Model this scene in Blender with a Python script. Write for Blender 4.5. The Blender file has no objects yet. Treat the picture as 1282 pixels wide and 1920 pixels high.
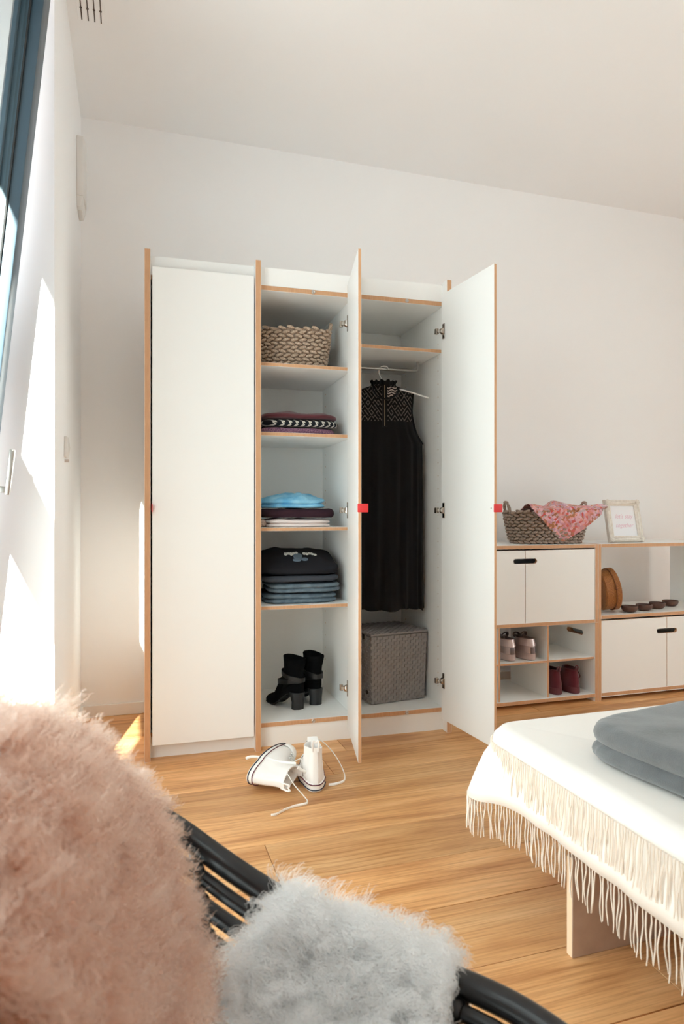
import bpy, bmesh, math, random
from mathutils import Vector, Matrix, noise

random.seed(7)
PI = math.pi
scene = bpy.context.scene
COL = scene.collection

# ------------------------------------------------------------------ camera
cam_d = bpy.data.cameras.new('camera')
cam = bpy.data.objects.new('camera', cam_d)
COL.objects.link(cam)
cam_d.sensor_fit = 'HORIZONTAL'
cam_d.sensor_width = 24.0
cam_d.lens = 24.0 * 1243.0 / 1282.0
cam_d.clip_start = 0.02
cam_d.clip_end = 200
cam.location = (-0.0566, -2.8872, 1.0472)
cam.rotation_euler = (PI / 2, 0, -0.3093)
cam_d.dof.use_dof = True
cam_d.dof.focus_distance = 3.0
cam_d.dof.aperture_fstop = 6.3
scene.camera = cam

# ------------------------------------------------------------------ light
world = bpy.data.worlds.new('sky')
scene.world = world
world.use_nodes = True
bg = world.node_tree.nodes['Background']
bg.inputs[0].default_value = (0.95, 0.975, 1.0, 1)
bg.inputs[1].default_value = 4.1

sun_d = bpy.data.lights.new('sun_offscreen', 'SUN')
sun_d.energy = 36.0
sun_d.angle = 0.0095
sun_d.color = (1.0, 0.97, 0.93)
sun = bpy.data.objects.new('sun_offscreen', sun_d)
COL.objects.link(sun)
sun.rotation_euler = Vector((0.235, 1.0, -0.517)).to_track_quat('-Z', 'Y').to_euler()
sun.location = (-3, -6, 5)


vs = scene.view_settings
vs.view_transform = 'Standard'
vs.look = 'None'
vs.gamma = 1.0
vs.exposure = 0.52
vs.use_curve_mapping = False
scene.cycles.use_denoising = True
scene.cycles.use_adaptive_sampling = True
scene.cycles.adaptive_threshold = 0.03
scene.cycles.max_bounces = 16
scene.cycles.transmission_bounces = 14
scene.cycles.glossy_bounces = 8
scene.cycles.diffuse_bounces = 9
scene.cycles.transparent_max_bounces = 12
scene.cycles.caustics_reflective = False
scene.cycles.caustics_refractive = False
scene.cycles.sample_clamp_indirect = 6.0


# ------------------------------------------------------------------ materials
def srgb(r, g, b):
    def f(c):
        c /= 255.0
        return c / 12.92 if c <= 0.04045 else ((c + 0.055) / 1.055) ** 2.4
    return (f(r), f(g), f(b), 1.0)


def mat(name, col, rough=0.5, metal=0.0, spec=0.5, sheen=0.0, bump=None, vary=None, alpha=None):
    """bump = (scale, strength, distance); vary = (scale, second colour, contrast)"""
    m = bpy.data.materials.new(name)
    m.use_nodes = True
    nt = m.node_tree
    p = nt.nodes['Principled BSDF']
    p.inputs['Base Color'].default_value = col
    p.inputs['Roughness'].default_value = rough
    p.inputs['Metallic'].default_value = metal
    p.inputs['Specular IOR Level'].default_value = spec
    if sheen:
        p.inputs['Sheen Weight'].default_value = sheen
        p.inputs['Sheen Roughness'].default_value = 0.6
    tc = None
    if bump or vary:
        tc = nt.nodes.new('ShaderNodeTexCoord')
    if bump:
        n = nt.nodes.new('ShaderNodeTexNoise')
        n.inputs['Scale'].default_value = bump[0]
        n.inputs['Detail'].default_value = 3
        nt.links.new(tc.outputs['Object'], n.inputs['Vector'])
        b = nt.nodes.new('ShaderNodeBump')
        b.inputs['Strength'].default_value = bump[1]
        b.inputs['Distance'].default_value = bump[2]
        nt.links.new(n.outputs['Fac'], b.inputs['Height'])
        nt.links.new(b.outputs['Normal'], p.inputs['Normal'])
    if vary:
        n = nt.nodes.new('ShaderNodeTexNoise')
        n.inputs['Scale'].default_value = vary[0]
        n.inputs['Detail'].default_value = 4
        nt.links.new(tc.outputs['Object'], n.inputs['Vector'])
        r = nt.nodes.new('ShaderNodeValToRGB')
        c = vary[2]
        r.color_ramp.elements[0].position = 0.5 - c
        r.color_ramp.elements[1].position = 0.5 + c
        r.color_ramp.elements[0].color = col
        r.color_ramp.elements[1].color = vary[1]
        nt.links.new(n.outputs['Fac'], r.inputs['Fac'])
        nt.links.new(r.outputs['Color'], p.inputs['Base Color'])
    return m


def ramp(nt, fac, stops, constant=False):
    r = nt.nodes.new('ShaderNodeValToRGB')
    if constant:
        r.color_ramp.interpolation = 'CONSTANT'
    el = r.color_ramp.elements
    while len(el) < len(stops):
        el.new(0.5)
    for e, (p, c) in zip(el, stops):
        e.position = p
        e.color = c
    nt.links.new(fac, r.inputs['Fac'])
    return r


def math_node(nt, op, a, b=None, c=None):
    n = nt.nodes.new('ShaderNodeMath')
    n.operation = op
    for i, v in enumerate((a, b, c)):
        if v is None:
            continue
        if isinstance(v, (int, float)):
            n.inputs[i].default_value = v
        else:
            nt.links.new(v, n.inputs[i])
    return n.outputs[0]


def mapping(nt, src, scale=(1, 1, 1), loc=None):
    mp = nt.nodes.new('ShaderNodeMapping')
    mp.inputs['Scale'].default_value = scale
    nt.links.new(src, mp.inputs['Vector'])
    if loc is not None:
        nt.links.new(loc, mp.inputs['Location'])
    return mp.outputs[0]


def noise_tex(nt, vec, scale, detail=3, rough=0.5, dist=0.0):
    n = nt.nodes.new('ShaderNodeTexNoise')
    n.inputs['Scale'].default_value = scale
    n.inputs['Detail'].default_value = detail
    n.inputs['Roughness'].default_value = rough
    n.inputs['Distortion'].default_value = dist
    nt.links.new(vec, n.inputs['Vector'])
    return n


def oak_floor():
    m = bpy.data.materials.new('oak_plank')
    m.use_nodes = True
    nt = m.node_tree
    p = nt.nodes['Principled BSDF']
    tc = nt.nodes.new('ShaderNodeTexCoord')
    oi = nt.nodes.new('ShaderNodeObjectInfo')
    off = nt.nodes.new('ShaderNodeCombineXYZ')
    nt.links.new(math_node(nt, 'MULTIPLY', oi.outputs['Random'], 37.0), off.inputs[0])
    nt.links.new(math_node(nt, 'MULTIPLY', oi.outputs['Random'], 91.0), off.inputs[1])
    base = mapping(nt, tc.outputs['Object'], (1, 1, 1), off.outputs[0])
    broad = noise_tex(nt, mapping(nt, base, (0.9, 7.5, 1)), 1.6, 3, 0.55, 0.6)
    fine = noise_tex(nt, mapping(nt, base, (2.5, 90, 1)), 2.0, 5, 0.65, 0.3)
    # cathedral figure
    warp = noise_tex(nt, mapping(nt, base, (1.0, 3.5, 1)), 1.3, 2, 0.5)
    wv = nt.nodes.new('ShaderNodeTexWave')
    wv.wave_type = 'BANDS'
    wv.bands_direction = 'Y'
    wv.inputs['Scale'].default_value = 14
    wv.inputs['Distortion'].default_value = 9
    wv.inputs['Detail'].default_value = 2
    wv.inputs['Detail Scale'].default_value = 0.6
    nt.links.new(mapping(nt, base, (0.22, 1.0, 1)), wv.inputs['Vector'])
    c1 = ramp(nt, broad.outputs['Fac'], [(0.26, srgb(192, 134, 86)), (0.5, srgb(230, 176, 122)), (0.75, srgb(244, 199, 148))])
    mx = nt.nodes.new('ShaderNodeMix')
    mx.data_type = 'RGBA'
    mx.blend_type = 'MULTIPLY'
    f2 = ramp(nt, fine.outputs['Fac'], [(0.32, (0.66, 0.58, 0.50, 1)), (0.56, (1, 1, 1, 1))])
    mx.inputs['Factor'].default_value = 0.75
    nt.links.new(c1.outputs[0], mx.inputs['A'])
    nt.links.new(f2.outputs[0], mx.inputs['B'])
    mx2 = nt.nodes.new('ShaderNodeMix')
    mx2.data_type = 'RGBA'
    mx2.blend_type = 'MULTIPLY'
    f3 = ramp(nt, wv.outputs['Fac'], [(0.0, (0.72, 0.62, 0.52, 1)), (0.35, (1, 1, 1, 1))])
    gate = ramp(nt, warp.outputs['Fac'], [(0.45, (0, 0, 0, 1)), (0.62, (0.75, 0.75, 0.75, 1))])
    nt.links.new(gate.outputs[0], mx2.inputs['Factor'])
    nt.links.new(mx.outputs['Result'], mx2.inputs['A'])
    nt.links.new(f3.outputs[0], mx2.inputs['B'])
    # knots
    vo = nt.nodes.new('ShaderNodeTexVoronoi')
    vo.inputs['Scale'].default_value = 1.15
    vo.inputs['Randomness'].default_value = 1.0
    nt.links.new(mapping(nt, base, (1.9, 4.2, 1)), vo.inputs['Vector'])
    kn = ramp(nt, vo.outputs['Distance'], [(0.0, srgb(62, 36, 22)), (0.034, srgb(110, 68, 42)), (0.075, (1, 1, 1, 1))])
    mx3 = nt.nodes.new('ShaderNodeMix')
    mx3.data_type = 'RGBA'
    mx3.blend_type = 'MULTIPLY'
    mx3.inputs['Factor'].default_value = 0.9
    nt.links.new(mx2.outputs['Result'], mx3.inputs['A'])
    nt.links.new(kn.outputs[0], mx3.inputs['B'])
    # per-plank tone
    hs = nt.nodes.new('ShaderNodeHueSaturation')
    hs.inputs['Saturation'].default_value = 1.02
    nt.links.new(math_node(nt, 'MULTIPLY_ADD', oi.outputs['Random'], 0.34, 0.76), hs.inputs['Value'])
    nt.links.new(mx3.outputs['Result'], hs.inputs['Color'])
    nt.links.new(hs.outputs[0], p.inputs['Base Color'])
    p.inputs['Roughness'].default_value = 0.42
    p.inputs['Specular IOR Level'].default_value = 0.35
    b = nt.nodes.new('ShaderNodeBump')
    b.inputs['Strength'].default_value = 0.12
    b.inputs['Distance'].default_value = 0.002
    nt.links.new(fine.outputs['Fac'], b.inputs['Height'])
    nt.links.new(b.outputs['Normal'], p.inputs['Normal'])
    return m


def glass_mat():
    m = bpy.data.materials.new('window_glass')
    m.use_nodes = True
    nt = m.node_tree
    out = nt.nodes['Material Output']
    tr = nt.nodes.new('ShaderNodeBsdfTransparent')
    tr.inputs[0].default_value = (0.93, 0.97, 0.95, 1)
    gl = nt.nodes.new('ShaderNodeBsdfGlossy')
    gl.inputs['Roughness'].default_value = 0.0
    lw = nt.nodes.new('ShaderNodeLayerWeight')
    lw.inputs['Blend'].default_value = 0.5
    pw = math_node(nt, 'POWER', lw.outputs['Facing'], 5.0)
    fac = math_node(nt, 'MULTIPLY_ADD', pw, 0.9, 0.04)
    mx = nt.nodes.new('ShaderNodeMixShader')
    nt.links.new(fac, mx.inputs[0])
    nt.links.new(tr.outputs[0], mx.inputs[1])
    nt.links.new(gl.outputs[0], mx.inputs[2])
    nt.links.new(mx.outputs[0], out.inputs[0])
    return m


def edge_mat():
    m = mat('brown_board_edge', srgb(205, 158, 118), 0.6)
    nt = m.node_tree
    tc = nt.nodes.new('ShaderNodeTexCoord')
    n = noise_tex(nt, mapping(nt, tc.outputs['Object'], (60, 60, 4)), 4, 3)
    r = ramp(nt, n.outputs['Fac'], [(0.3, srgb(196, 148, 108)), (0.7, srgb(206, 160, 121))])
    nt.links.new(r.outputs[0], nt.nodes['Principled BSDF'].inputs['Base Color'])
    return m


def speckle_mat(name, c1, c2, scale=260, rough=0.9):
    return mat(name, c1, rough, spec=0.2, vary=(scale, c2, 0.12), bump=(scale, 0.3, 0.002))


def houndstooth_mat():
    m = mat('black_white_pattern_knit', srgb(30, 30, 34), 0.9, spec=0.2)
    nt = m.node_tree
    tc = nt.nodes.new('ShaderNodeTexCoord')
    sp = nt.nodes.new('ShaderNodeSeparateXYZ')
    nt.links.new(tc.outputs['Object'], sp.inputs[0])
    u = math_node(nt, 'ADD', sp.outputs[0], math_node(nt, 'MULTIPLY', sp.outputs[1], 1.0))
    a = math_node(nt, 'FRACT', math_node(nt, 'MULTIPLY', u, 32.0))
    b = math_node(nt, 'FRACT', math_node(nt, 'MULTIPLY', sp.outputs[2], 60.0))
    s1 = math_node(nt, 'LESS_THAN', a, 0.45)
    d = math_node(nt, 'FRACT', math_node(nt, 'ADD', math_node(nt, 'MULTIPLY', u, 64.0), math_node(nt, 'MULTIPLY', sp.outputs[2], 70.0)))
    s2 = math_node(nt, 'LESS_THAN', d, 0.45)
    f = math_node(nt, 'MULTIPLY', s1, math_node(nt, 'MAXIMUM', math_node(nt, 'LESS_THAN', b, 0.5), s2))
    r = ramp(nt, f, [(0.0, srgb(26, 28, 34)), (1.0, srgb(196, 190, 180))])
    nt.links.new(r.outputs[0], nt.nodes['Principled BSDF'].inputs['Base Color'])
    return m


def lace_mat(chevron=False):
    m = mat('black_lace_chevron' if chevron else 'black_lace', srgb(14, 13, 14), 0.85, spec=0.2)
    nt = m.node_tree
    tc = nt.nodes.new('ShaderNodeTexCoord')
    sp = nt.nodes.new('ShaderNodeSeparateXYZ')
    nt.links.new(tc.outputs['Object'], sp.inputs[0])
    k = 30.0
    tri = math_node(nt, 'PINGPONG', math_node(nt, 'MULTIPLY', sp.outputs[0], k), 0.5)
    if chevron:
        st = math_node(nt, 'FRACT', math_node(nt, 'ADD', math_node(nt, 'MULTIPLY', sp.outputs[2], 75.0), math_node(nt, 'MULTIPLY', tri, 1.3)))
        f = math_node(nt, 'LESS_THAN', st, 0.5)
        r = ramp(nt, f, [(0.0, srgb(20, 18, 18)), (1.0, srgb(176, 160, 150))])
    else:
        z1 = math_node(nt, 'FRACT', math_node(nt, 'ADD', math_node(nt, 'MULTIPLY', sp.outputs[2], 40.0), math_node(nt, 'MULTIPLY', tri, 2.0)))
        z2 = math_node(nt, 'FRACT', math_node(nt, 'SUBTRACT', math_node(nt, 'MULTIPLY', sp.outputs[2], 40.0), math_node(nt, 'MULTIPLY', tri, 2.0)))
        sel = noise_tex(nt, mapping(nt, tc.outputs['Object'], (30, 30, 22)), 1.0, 0)
        g = math_node(nt, 'GREATER_THAN', sel.outputs['Fac'], 0.5)
        a = math_node(nt, 'LESS_THAN', z1, 0.30)
        b = math_node(nt, 'LESS_THAN', z2, 0.30)
        f = math_node(nt, 'ADD', math_node(nt, 'MULTIPLY', a, g), math_node(nt, 'MULTIPLY', b, math_node(nt, 'SUBTRACT', 1.0, g)))
        r = ramp(nt, f, [(0.0, srgb(12, 11, 12)), (1.0, srgb(92, 86, 82))])
    nt.links.new(r.outputs[0], nt.nodes['Principled BSDF'].inputs['Base Color'])
    return m


def floral_mat():
    m = mat('floral_scarf_print', srgb(214, 170, 176), 0.85, spec=0.2, sheen=0.2)
    nt = m.node_tree
    tc = nt.nodes.new('ShaderNodeTexCoord')
    ns = noise_tex(nt, tc.outputs['Object'], 24, 2)
    add = nt.nodes.new('ShaderNodeVectorMath')
    add.operation = 'MULTIPLY_ADD'
    nt.links.new(ns.outputs['Color'], add.inputs[0])
    add.inputs[1].default_value = (0.035, 0.035, 0.035)
    nt.links.new(tc.outputs['Object'], add.inputs[2])
    vo = nt.nodes.new('ShaderNodeTexVoronoi')
    vo.inputs['Scale'].default_value = 72
    nt.links.new(add.outputs[0], vo.inputs['Vector'])
    sp = nt.nodes.new('ShaderNodeSeparateColor')
    nt.links.new(vo.outputs['Color'], sp.inputs[0])
    pal = [(0.0, srgb(224, 182, 196)), (0.2, srgb(196, 150, 170)), (0.34, srgb(176, 118, 78)), (0.48, srgb(226, 160, 148)),
           (0.62, srgb(206, 84, 76)), (0.72, srgb(188, 168, 170)), (0.86, srgb(150, 96, 62)), (0.94, srgb(230, 196, 206))]
    r = ramp(nt, sp.outputs[0], pal, constant=True)
    big = noise_tex(nt, tc.outputs['Object'], 9, 1)
    mx = nt.nodes.new('ShaderNodeMix')
    mx.data_type = 'RGBA'
    g = ramp(nt, big.outputs['Fac'], [(0.45, (0, 0, 0, 1)), (0.7, (0.6, 0.6, 0.6, 1))])
    nt.links.new(g.outputs[0], mx.inputs['Factor'])
    nt.links.new(r.outputs[0], mx.inputs['A'])
    mx.inputs['B'].default_value = srgb(206, 120, 116)
    nt.links.new(mx.outputs['Result'], nt.nodes['Principled BSDF'].inputs['Base Color'])
    return m


def wicker_mat():
    m = mat('rattan_weave', srgb(176, 116, 60), 0.6)
    nt = m.node_tree
    tc = nt.nodes.new('ShaderNodeTexCoord')
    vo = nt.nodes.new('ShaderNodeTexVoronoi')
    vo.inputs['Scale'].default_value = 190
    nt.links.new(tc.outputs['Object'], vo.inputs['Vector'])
    r = ramp(nt, vo.outputs['Distance'], [(0.1, srgb(176, 114, 56)), (0.75, srgb(140, 86, 42))])  # crevice shade put into the colour, darker between the strands
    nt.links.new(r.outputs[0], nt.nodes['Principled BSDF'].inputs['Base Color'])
    b = nt.nodes.new('ShaderNodeBump')
    b.inputs['Strength'].default_value = 0.6
    b.inputs['Distance'].default_value = 0.003
    b.invert = True
    nt.links.new(vo.outputs['Distance'], b.inputs['Height'])
    nt.links.new(b.outputs['Normal'], nt.nodes['Principled BSDF'].inputs['Normal'])
    return m


def fur_mat(name, col):
    m = bpy.data.materials.new(name)
    m.use_nodes = True
    nt = m.node_tree
    hi = nt.nodes.new('ShaderNodeHairInfo')
    hs = nt.nodes.new('ShaderNodeHueSaturation')
    nt.links.new(math_node(nt, 'MULTIPLY_ADD', hi.outputs['Random'], 0.05, 0.95), hs.inputs['Value'])
    hs.inputs['Color'].default_value = col
    hb = nt.nodes.new('ShaderNodeBsdfHairPrincipled')
    hb.parametrization = 'COLOR'
    hb.inputs['Roughness'].default_value = 0.55
    hb.inputs['Radial Roughness'].default_value = 0.75
    nt.links.new(hs.outputs[0], hb.inputs['Color'])
    nt.links.new(hb.outputs[0], nt.nodes['Material Output'].inputs[0])
    return m


def hide_mat(name, col):
    return mat(name, col, 0.9, spec=0.1)


M = {}
M['wall'] = mat('white_plaster', srgb(245, 244, 244), 0.95, spec=0.15, bump=(160, 0.05, 0.001))
M['ceiling'] = mat('ceiling_paint', srgb(245, 244, 244), 0.95, spec=0.15, bump=(160, 0.05, 0.001))
M['board'] = mat('white_laminate', srgb(240, 240, 238), 0.42, spec=0.35)
M['edge'] = edge_mat()
M['oak'] = oak_floor()
M['subfloor'] = mat('dark_subfloor', srgb(60, 42, 30), 0.9)
M['trim'] = mat('painted_skirting', srgb(242, 240, 238), 0.6)
M['frame_dark'] = mat('blue_grey_window_aluminium', srgb(66, 84, 96), 0.4, metal=0.2)
M['gasket'] = mat('black_rubber', srgb(14, 14, 15), 0.7)
M['glass'] = glass_mat()
M['steel'] = mat('brushed_steel', srgb(190, 186, 180), 0.28, metal=1.0)
M['chrome'] = mat('polished_nickel', srgb(170, 160, 150), 0.18, metal=1.0)
M['dark_metal'] = mat('dark_metal', srgb(60, 52, 48), 0.4, metal=0.7)
M['plastic'] = mat('white_plastic', srgb(226, 222, 218), 0.5)
M['plastic_grey'] = mat('pale_grey_plastic', srgb(205, 196, 190), 0.5)
M['slot'] = mat('vent_shade_and_screws', srgb(84, 72, 66), 0.7)  # dark colour painted for the shade in the vent openings; also joints and screws
M['red'] = mat('red_leather', srgb(214, 48, 50), 0.55, bump=(300, 0.1, 0.001))
M['rope'] = speckle_mat('beige_rope', srgb(150, 126, 106), srgb(206, 184, 164), 330)
M['rope_grey'] = speckle_mat('grey_beige_rope', srgb(128, 110, 98), srgb(182, 164, 152), 330)
M['liner'] = mat('rope_inside', srgb(160, 138, 120), 0.95)
M['strap'] = mat('grey_plastic_strap', srgb(136, 131, 129), 0.42, vary=(40, srgb(150, 145, 143), 0.2))
M['strap_dark'] = mat('dark_grey_plastic_strap', srgb(112, 107, 106), 0.42)
M['black_fabric'] = mat('black_crepe', srgb(13, 12, 14), 0.9, spec=0.15, sheen=0.1)
M['lace'] = lace_mat()
M['chevron'] = lace_mat(True)
M['zip'] = mat('brass_zip', srgb(110, 96, 76), 0.4, metal=0.8)
M['black_leather'] = mat('black_leather', srgb(13, 13, 15), 0.42, bump=(220, 0.15, 0.001))
M['black_suede'] = mat('black_suede', srgb(10, 10, 11), 0.95, spec=0.1)
M['black_heel'] = mat('black_stacked_heel', srgb(20, 20, 22), 0.5)
M['canvas'] = mat('white_canvas', srgb(240, 237, 234), 0.85, spec=0.2, bump=(500, 0.15, 0.001))
M['rubber'] = mat('white_rubber', srgb(244, 242, 238), 0.5)
M['navy'] = mat('navy_stripe', srgb(34, 38, 56), 0.6)
M['wine'] = mat('wine_stripe', srgb(92, 36, 56), 0.6)
M['lace_white'] = mat('white_shoelace', srgb(240, 240, 236), 0.9)
M['maroon'] = mat('maroon_knit', srgb(88, 40, 46), 0.95, spec=0.1, sheen=0.2, bump=(240, 0.2, 0.002))
M['hound'] = houndstooth_mat()
M['purple'] = speckle_mat('purple_flecked_knit', srgb(96, 66, 92), srgb(154, 112, 128), 190)
M['denim'] = mat('light_blue_denim', srgb(94, 162, 204), 0.9, spec=0.15, vary=(16, srgb(150, 204, 228), 0.16), bump=(400, 0.2, 0.001))
M['plum'] = mat('dark_plum_cotton', srgb(54, 36, 44), 0.95, spec=0.1)
M['white_cotton'] = mat('white_cotton', srgb(230, 218, 214), 0.9, spec=0.2)
M['taupe'] = speckle_mat('taupe_knit', srgb(146, 124, 112), srgb(190, 168, 154), 120)
M['black_cotton'] = mat('washed_black_cotton', srgb(38, 38, 42), 0.95, spec=0.1)
M['charcoal'] = mat('charcoal_cotton', srgb(66, 70, 78), 0.95, spec=0.1)
M['jeans'] = mat('grey_blue_denim', srgb(84, 98, 110), 0.9, spec=0.15, vary=(30, srgb(116, 132, 142), 0.2), bump=(420, 0.25, 0.001))
M['print_pale'] = mat('pale_print', srgb(206, 208, 202), 0.9)
M['print_blue'] = mat('blue_grey_print', srgb(92, 108, 122), 0.9)
M['scarf'] = floral_mat()
M['silver_frame'] = mat('antique_silver_frame', srgb(232, 225, 215), 0.38, metal=0.15, vary=(70, srgb(220, 211, 200), 0.14))
M['paper'] = mat('white_paper', srgb(236, 236, 240), 0.8)
M['pink_ink'] = mat('pale_pink_ink', srgb(226, 178, 196), 0.8)
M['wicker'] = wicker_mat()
M['leather_brown'] = mat('brown_leather_cord', srgb(116, 66, 36), 0.6)
M['walnut'] = mat('dark_walnut', srgb(78, 50, 40), 0.5, vary=(30, srgb(104, 70, 56), 0.2))
M['rose_metal'] = mat('rose_silver_leather', srgb(196, 176, 172), 0.3, metal=0.55)
M['rose_sole'] = mat('rose_grey_rubber', srgb(182, 160, 154), 0.6)
M['satin'] = mat('grey_satin_ribbon', srgb(120, 110, 112), 0.3, metal=0.4)
M['wine_suede'] = mat('wine_red_suede', srgb(92, 26, 38), 0.95, spec=0.1, sheen=0.3)
M['wine_sole'] = mat('wine_red_rubber', srgb(98, 40, 46), 0.6)
M['throw'] = mat('cream_wool', srgb(240, 236, 230), 0.95, spec=0.1, sheen=0.2, bump=(260, 0.12, 0.001))
M['fringe'] = mat('cream_fringe', srgb(236, 226, 214), 0.95, spec=0.1)
M['fleece'] = mat('grey_fleece', srgb(86, 89, 91), 0.95, spec=0.1, sheen=0.4, vary=(14, srgb(104, 107, 109), 0.2), bump=(340, 0.4, 0.003))
M['ply'] = mat('birch_plywood', srgb(204, 182, 164), 0.6, vary=(20, srgb(188, 164, 146), 0.2))
M['ply_edge'] = mat('birch_ply_edge', srgb(232, 206, 176), 0.6)
M['mattress'] = mat('white_mattress', srgb(228, 226, 222), 0.9)
M['cane'] = mat('black_rattan', srgb(26, 25, 27), 0.32, bump=(40, 0.1, 0.002))
M['fur_pink'] = fur_mat('rose_beige_lambswool', srgb(166, 120, 101))
M['fur_white'] = fur_mat('white_lambswool', srgb(255, 252, 249))
M['hide_pink'] = hide_mat('rose_beige_hide', srgb(206, 170, 150))
M['hide_white'] = hide_mat('white_hide', srgb(244, 240, 236))
M['backing'] = mat('dark_backing_card', srgb(58, 44, 36), 0.9)


# ------------------------------------------------------------------ mesh builder
class MB:
    def __init__(self):
        self.v, self.f, self.m = [], [], []

    def add(self, vs_, fs, mi=0):
        o = len(self.v)
        self.v += [tuple(p) for p in vs_]
        for q in fs:
            self.f.append(tuple(o + i for i in q))
            self.m.append(mi)
        return self

    def box(self, x0, x1, y0, y1, z0, z1, mi=0, mx=None, my=None, mz=None):
        o = len(self.v)
        self.v += [(x, y, z) for x in (x0, x1) for y in (y0, y1) for z in (z0, z1)]
        mx = mi if mx is None else mx
        my = mi if my is None else my
        mz = mi if mz is None else mz
        for q, k in (((0, 1, 3, 2), mx), ((4, 6, 7, 5), mx), ((0, 4, 5, 1), my), ((2, 3, 7, 6), my), ((0, 2, 6, 4), mz), ((1, 5, 7, 3), mz)):
            self.f.append(tuple(o + i for i in q))
            self.m.append(k)
        return self

    def loft(self, rings, mi=0, cap0=False, cap1=False, closed=True, loop=False):
        n = len(rings[0])
        o = len(self.v)
        for r in rings:
            self.v += [tuple(p) for p in r]
        k = len(rings)
        for i in range(k if loop else k - 1):
            a, b = o + i * n, o + ((i + 1) % k) * n
            for j in range(n if closed else n - 1):
                j2 = (j + 1) % n
                self.f.append((a + j, a + j2, b + j2, b + j))
                self.m.append(mi)
        if cap0:
            self.f.append(tuple(o + j for j in reversed(range(n))))
            self.m.append(mi)
        if cap1:
            self.f.append(tuple(o + (k - 1) * n + j for j in range(n)))
            self.m.append(mi)
        return self

    def tube(self, pts, r, n=8, mi=0, cap=True, closed=False, flat=1.0):
        pts = [Vector(p) for p in pts]
        k = len(pts)
        rings = []
        up = None
        for i, p in enumerate(pts):
            if closed:
                t = pts[(i + 1) % k] - pts[i - 1]
            else:
                t = pts[min(i + 1, k - 1)] - pts[max(i - 1, 0)]
            t.normalize()
            if up is None:
                up = Vector((0, 0, 1)) if abs(t.z) < 0.9 else Vector((1, 0, 0))
            s = t.cross(up)
            if s.length < 1e-6:
                s = t.orthogonal()
            s.normalize()
            up = s.cross(t)
            up.normalize()
            rr = r[i] if isinstance(r, (list, tuple)) else r
            rings.append([p + s * (rr * math.cos(2 * PI * j / n)) + up * (rr * flat * math.sin(2 * PI * j / n)) for j in range(n)])
        return self.loft(rings, mi, cap and not closed, cap and not closed, True, closed)

    def lathe(self, prof, n=24, mi=0, mtx=None, cap0=True, cap1=True):
        rings = []
        for (r, z) in prof:
            ring = [Vector((r * math.cos(2 * PI * j / n), r * math.sin(2 * PI * j / n), z)) for j in range(n)]
            rings.append([mtx @ p for p in ring] if mtx else ring)
        return self.loft(rings, mi, cap0, cap1)

    def grid(self, fn, nu, nv, mi=0):
        vs_ = [fn(i / nu, j / nv) for i in range(nu + 1) for j in range(nv + 1)]
        fs = [(i * (nv + 1) + j, (i + 1) * (nv + 1) + j, (i + 1) * (nv + 1) + j + 1, i * (nv + 1) + j + 1) for i in range(nu) for j in range(nv)]
        return self.add(vs_, fs, mi)

    def ell(self, mtx, nu=8, nv=5, mi=0):
        rings = []
        for i in range(1, nv):
            a = PI * i / nv
            rings.append([mtx @ Vector((math.sin(a) * math.cos(2 * PI * j / nu), math.sin(a) * math.sin(2 * PI * j / nu), math.cos(a))) for j in range(nu)])
        return self.loft(rings, mi, True, True)

    def prism(self, poly, z0, z1, mi=0, mtx=None):
        a = [Vector((x, y, z0)) for x, y in poly]
        b = [Vector((x, y, z1)) for x, y in poly]
        if mtx:
            a = [mtx @ p for p in a]
            b = [mtx @ p for p in b]
        return self.loft([a, b], mi, True, True)

    def build(self, name, mats, parent=None, smooth=False, bevel=0.0, segs=2, angle=40, solid=0.0, subsurf=0, fix=True):
        me = bpy.data.meshes.new(name)
        me.from_pydata(self.v, [], self.f)
        if not isinstance(mats, (list, tuple)):
            mats = [mats]
        for k in mats:
            me.materials.append(M[k])
        me.polygons.foreach_set('material_index', self.m)
        bm = bmesh.new()
        bm.from_mesh(me)
        if fix:
            bmesh.ops.recalc_face_normals(bm, faces=bm.faces)
        if bevel:
            es = [e for e in bm.edges if len(e.link_faces) == 2 and e.calc_face_angle(0) > 0.6]
            bmesh.ops.bevel(bm, geom=es, offset=bevel, segments=segs, profile=0.5, affect='EDGES', clamp_overlap=True)
        bm.to_mesh(me)
        bm.free()
        if smooth or bevel:
            me.polygons.foreach_set('use_smooth', [True] * len(me.polygons))
            me.set_sharp_from_angle(angle=math.radians(angle))
        me.update()
        o = bpy.data.objects.new(name, me)
        COL.objects.link(o)
        if parent:
            o.parent = parent
        if solid:
            md = o.modifiers.new('thickness', 'SOLIDIFY')
            md.thickness = solid
            md.offset = 0
        if subsurf:
            md = o.modifiers.new('smooth', 'SUBSURF')
            md.levels = md.render_levels = subsurf
        return o


def tag(o, label=None, cat=None, group=None, kind=None):
    if label:
        o['label'] = label
    if cat:
        o['category'] = cat
    if group:
        o['group'] = group
    if kind:
        o['kind'] = kind
    return o


def thing(name, label, cat, loc=(0, 0, 0), rz=0.0, group=None, rot=None):
    o = bpy.data.objects.new(name, None)
    o.empty_display_size = 0.05
    COL.objects.link(o)
    o.location = loc
    o.rotation_euler = rot if rot else (0, 0, rz)
    return tag(o, label, cat, group)


def struct(o):
    o['kind'] = 'structure'
    return o


def sm(a, b, t):
    t = max(0.0, min(1.0, (t - a) / (b - a)))
    return t * t * (3 - 2 * t)


def interp(tab, x):
    if x <= tab[0][0]:
        return tab[0][1]
    for (x0, y0), (x1, y1) in zip(tab, tab[1:]):
        if x <= x1:
            return y0 + (y1 - y0) * (x - x0) / (x1 - x0)
    return tab[-1][1]


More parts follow.
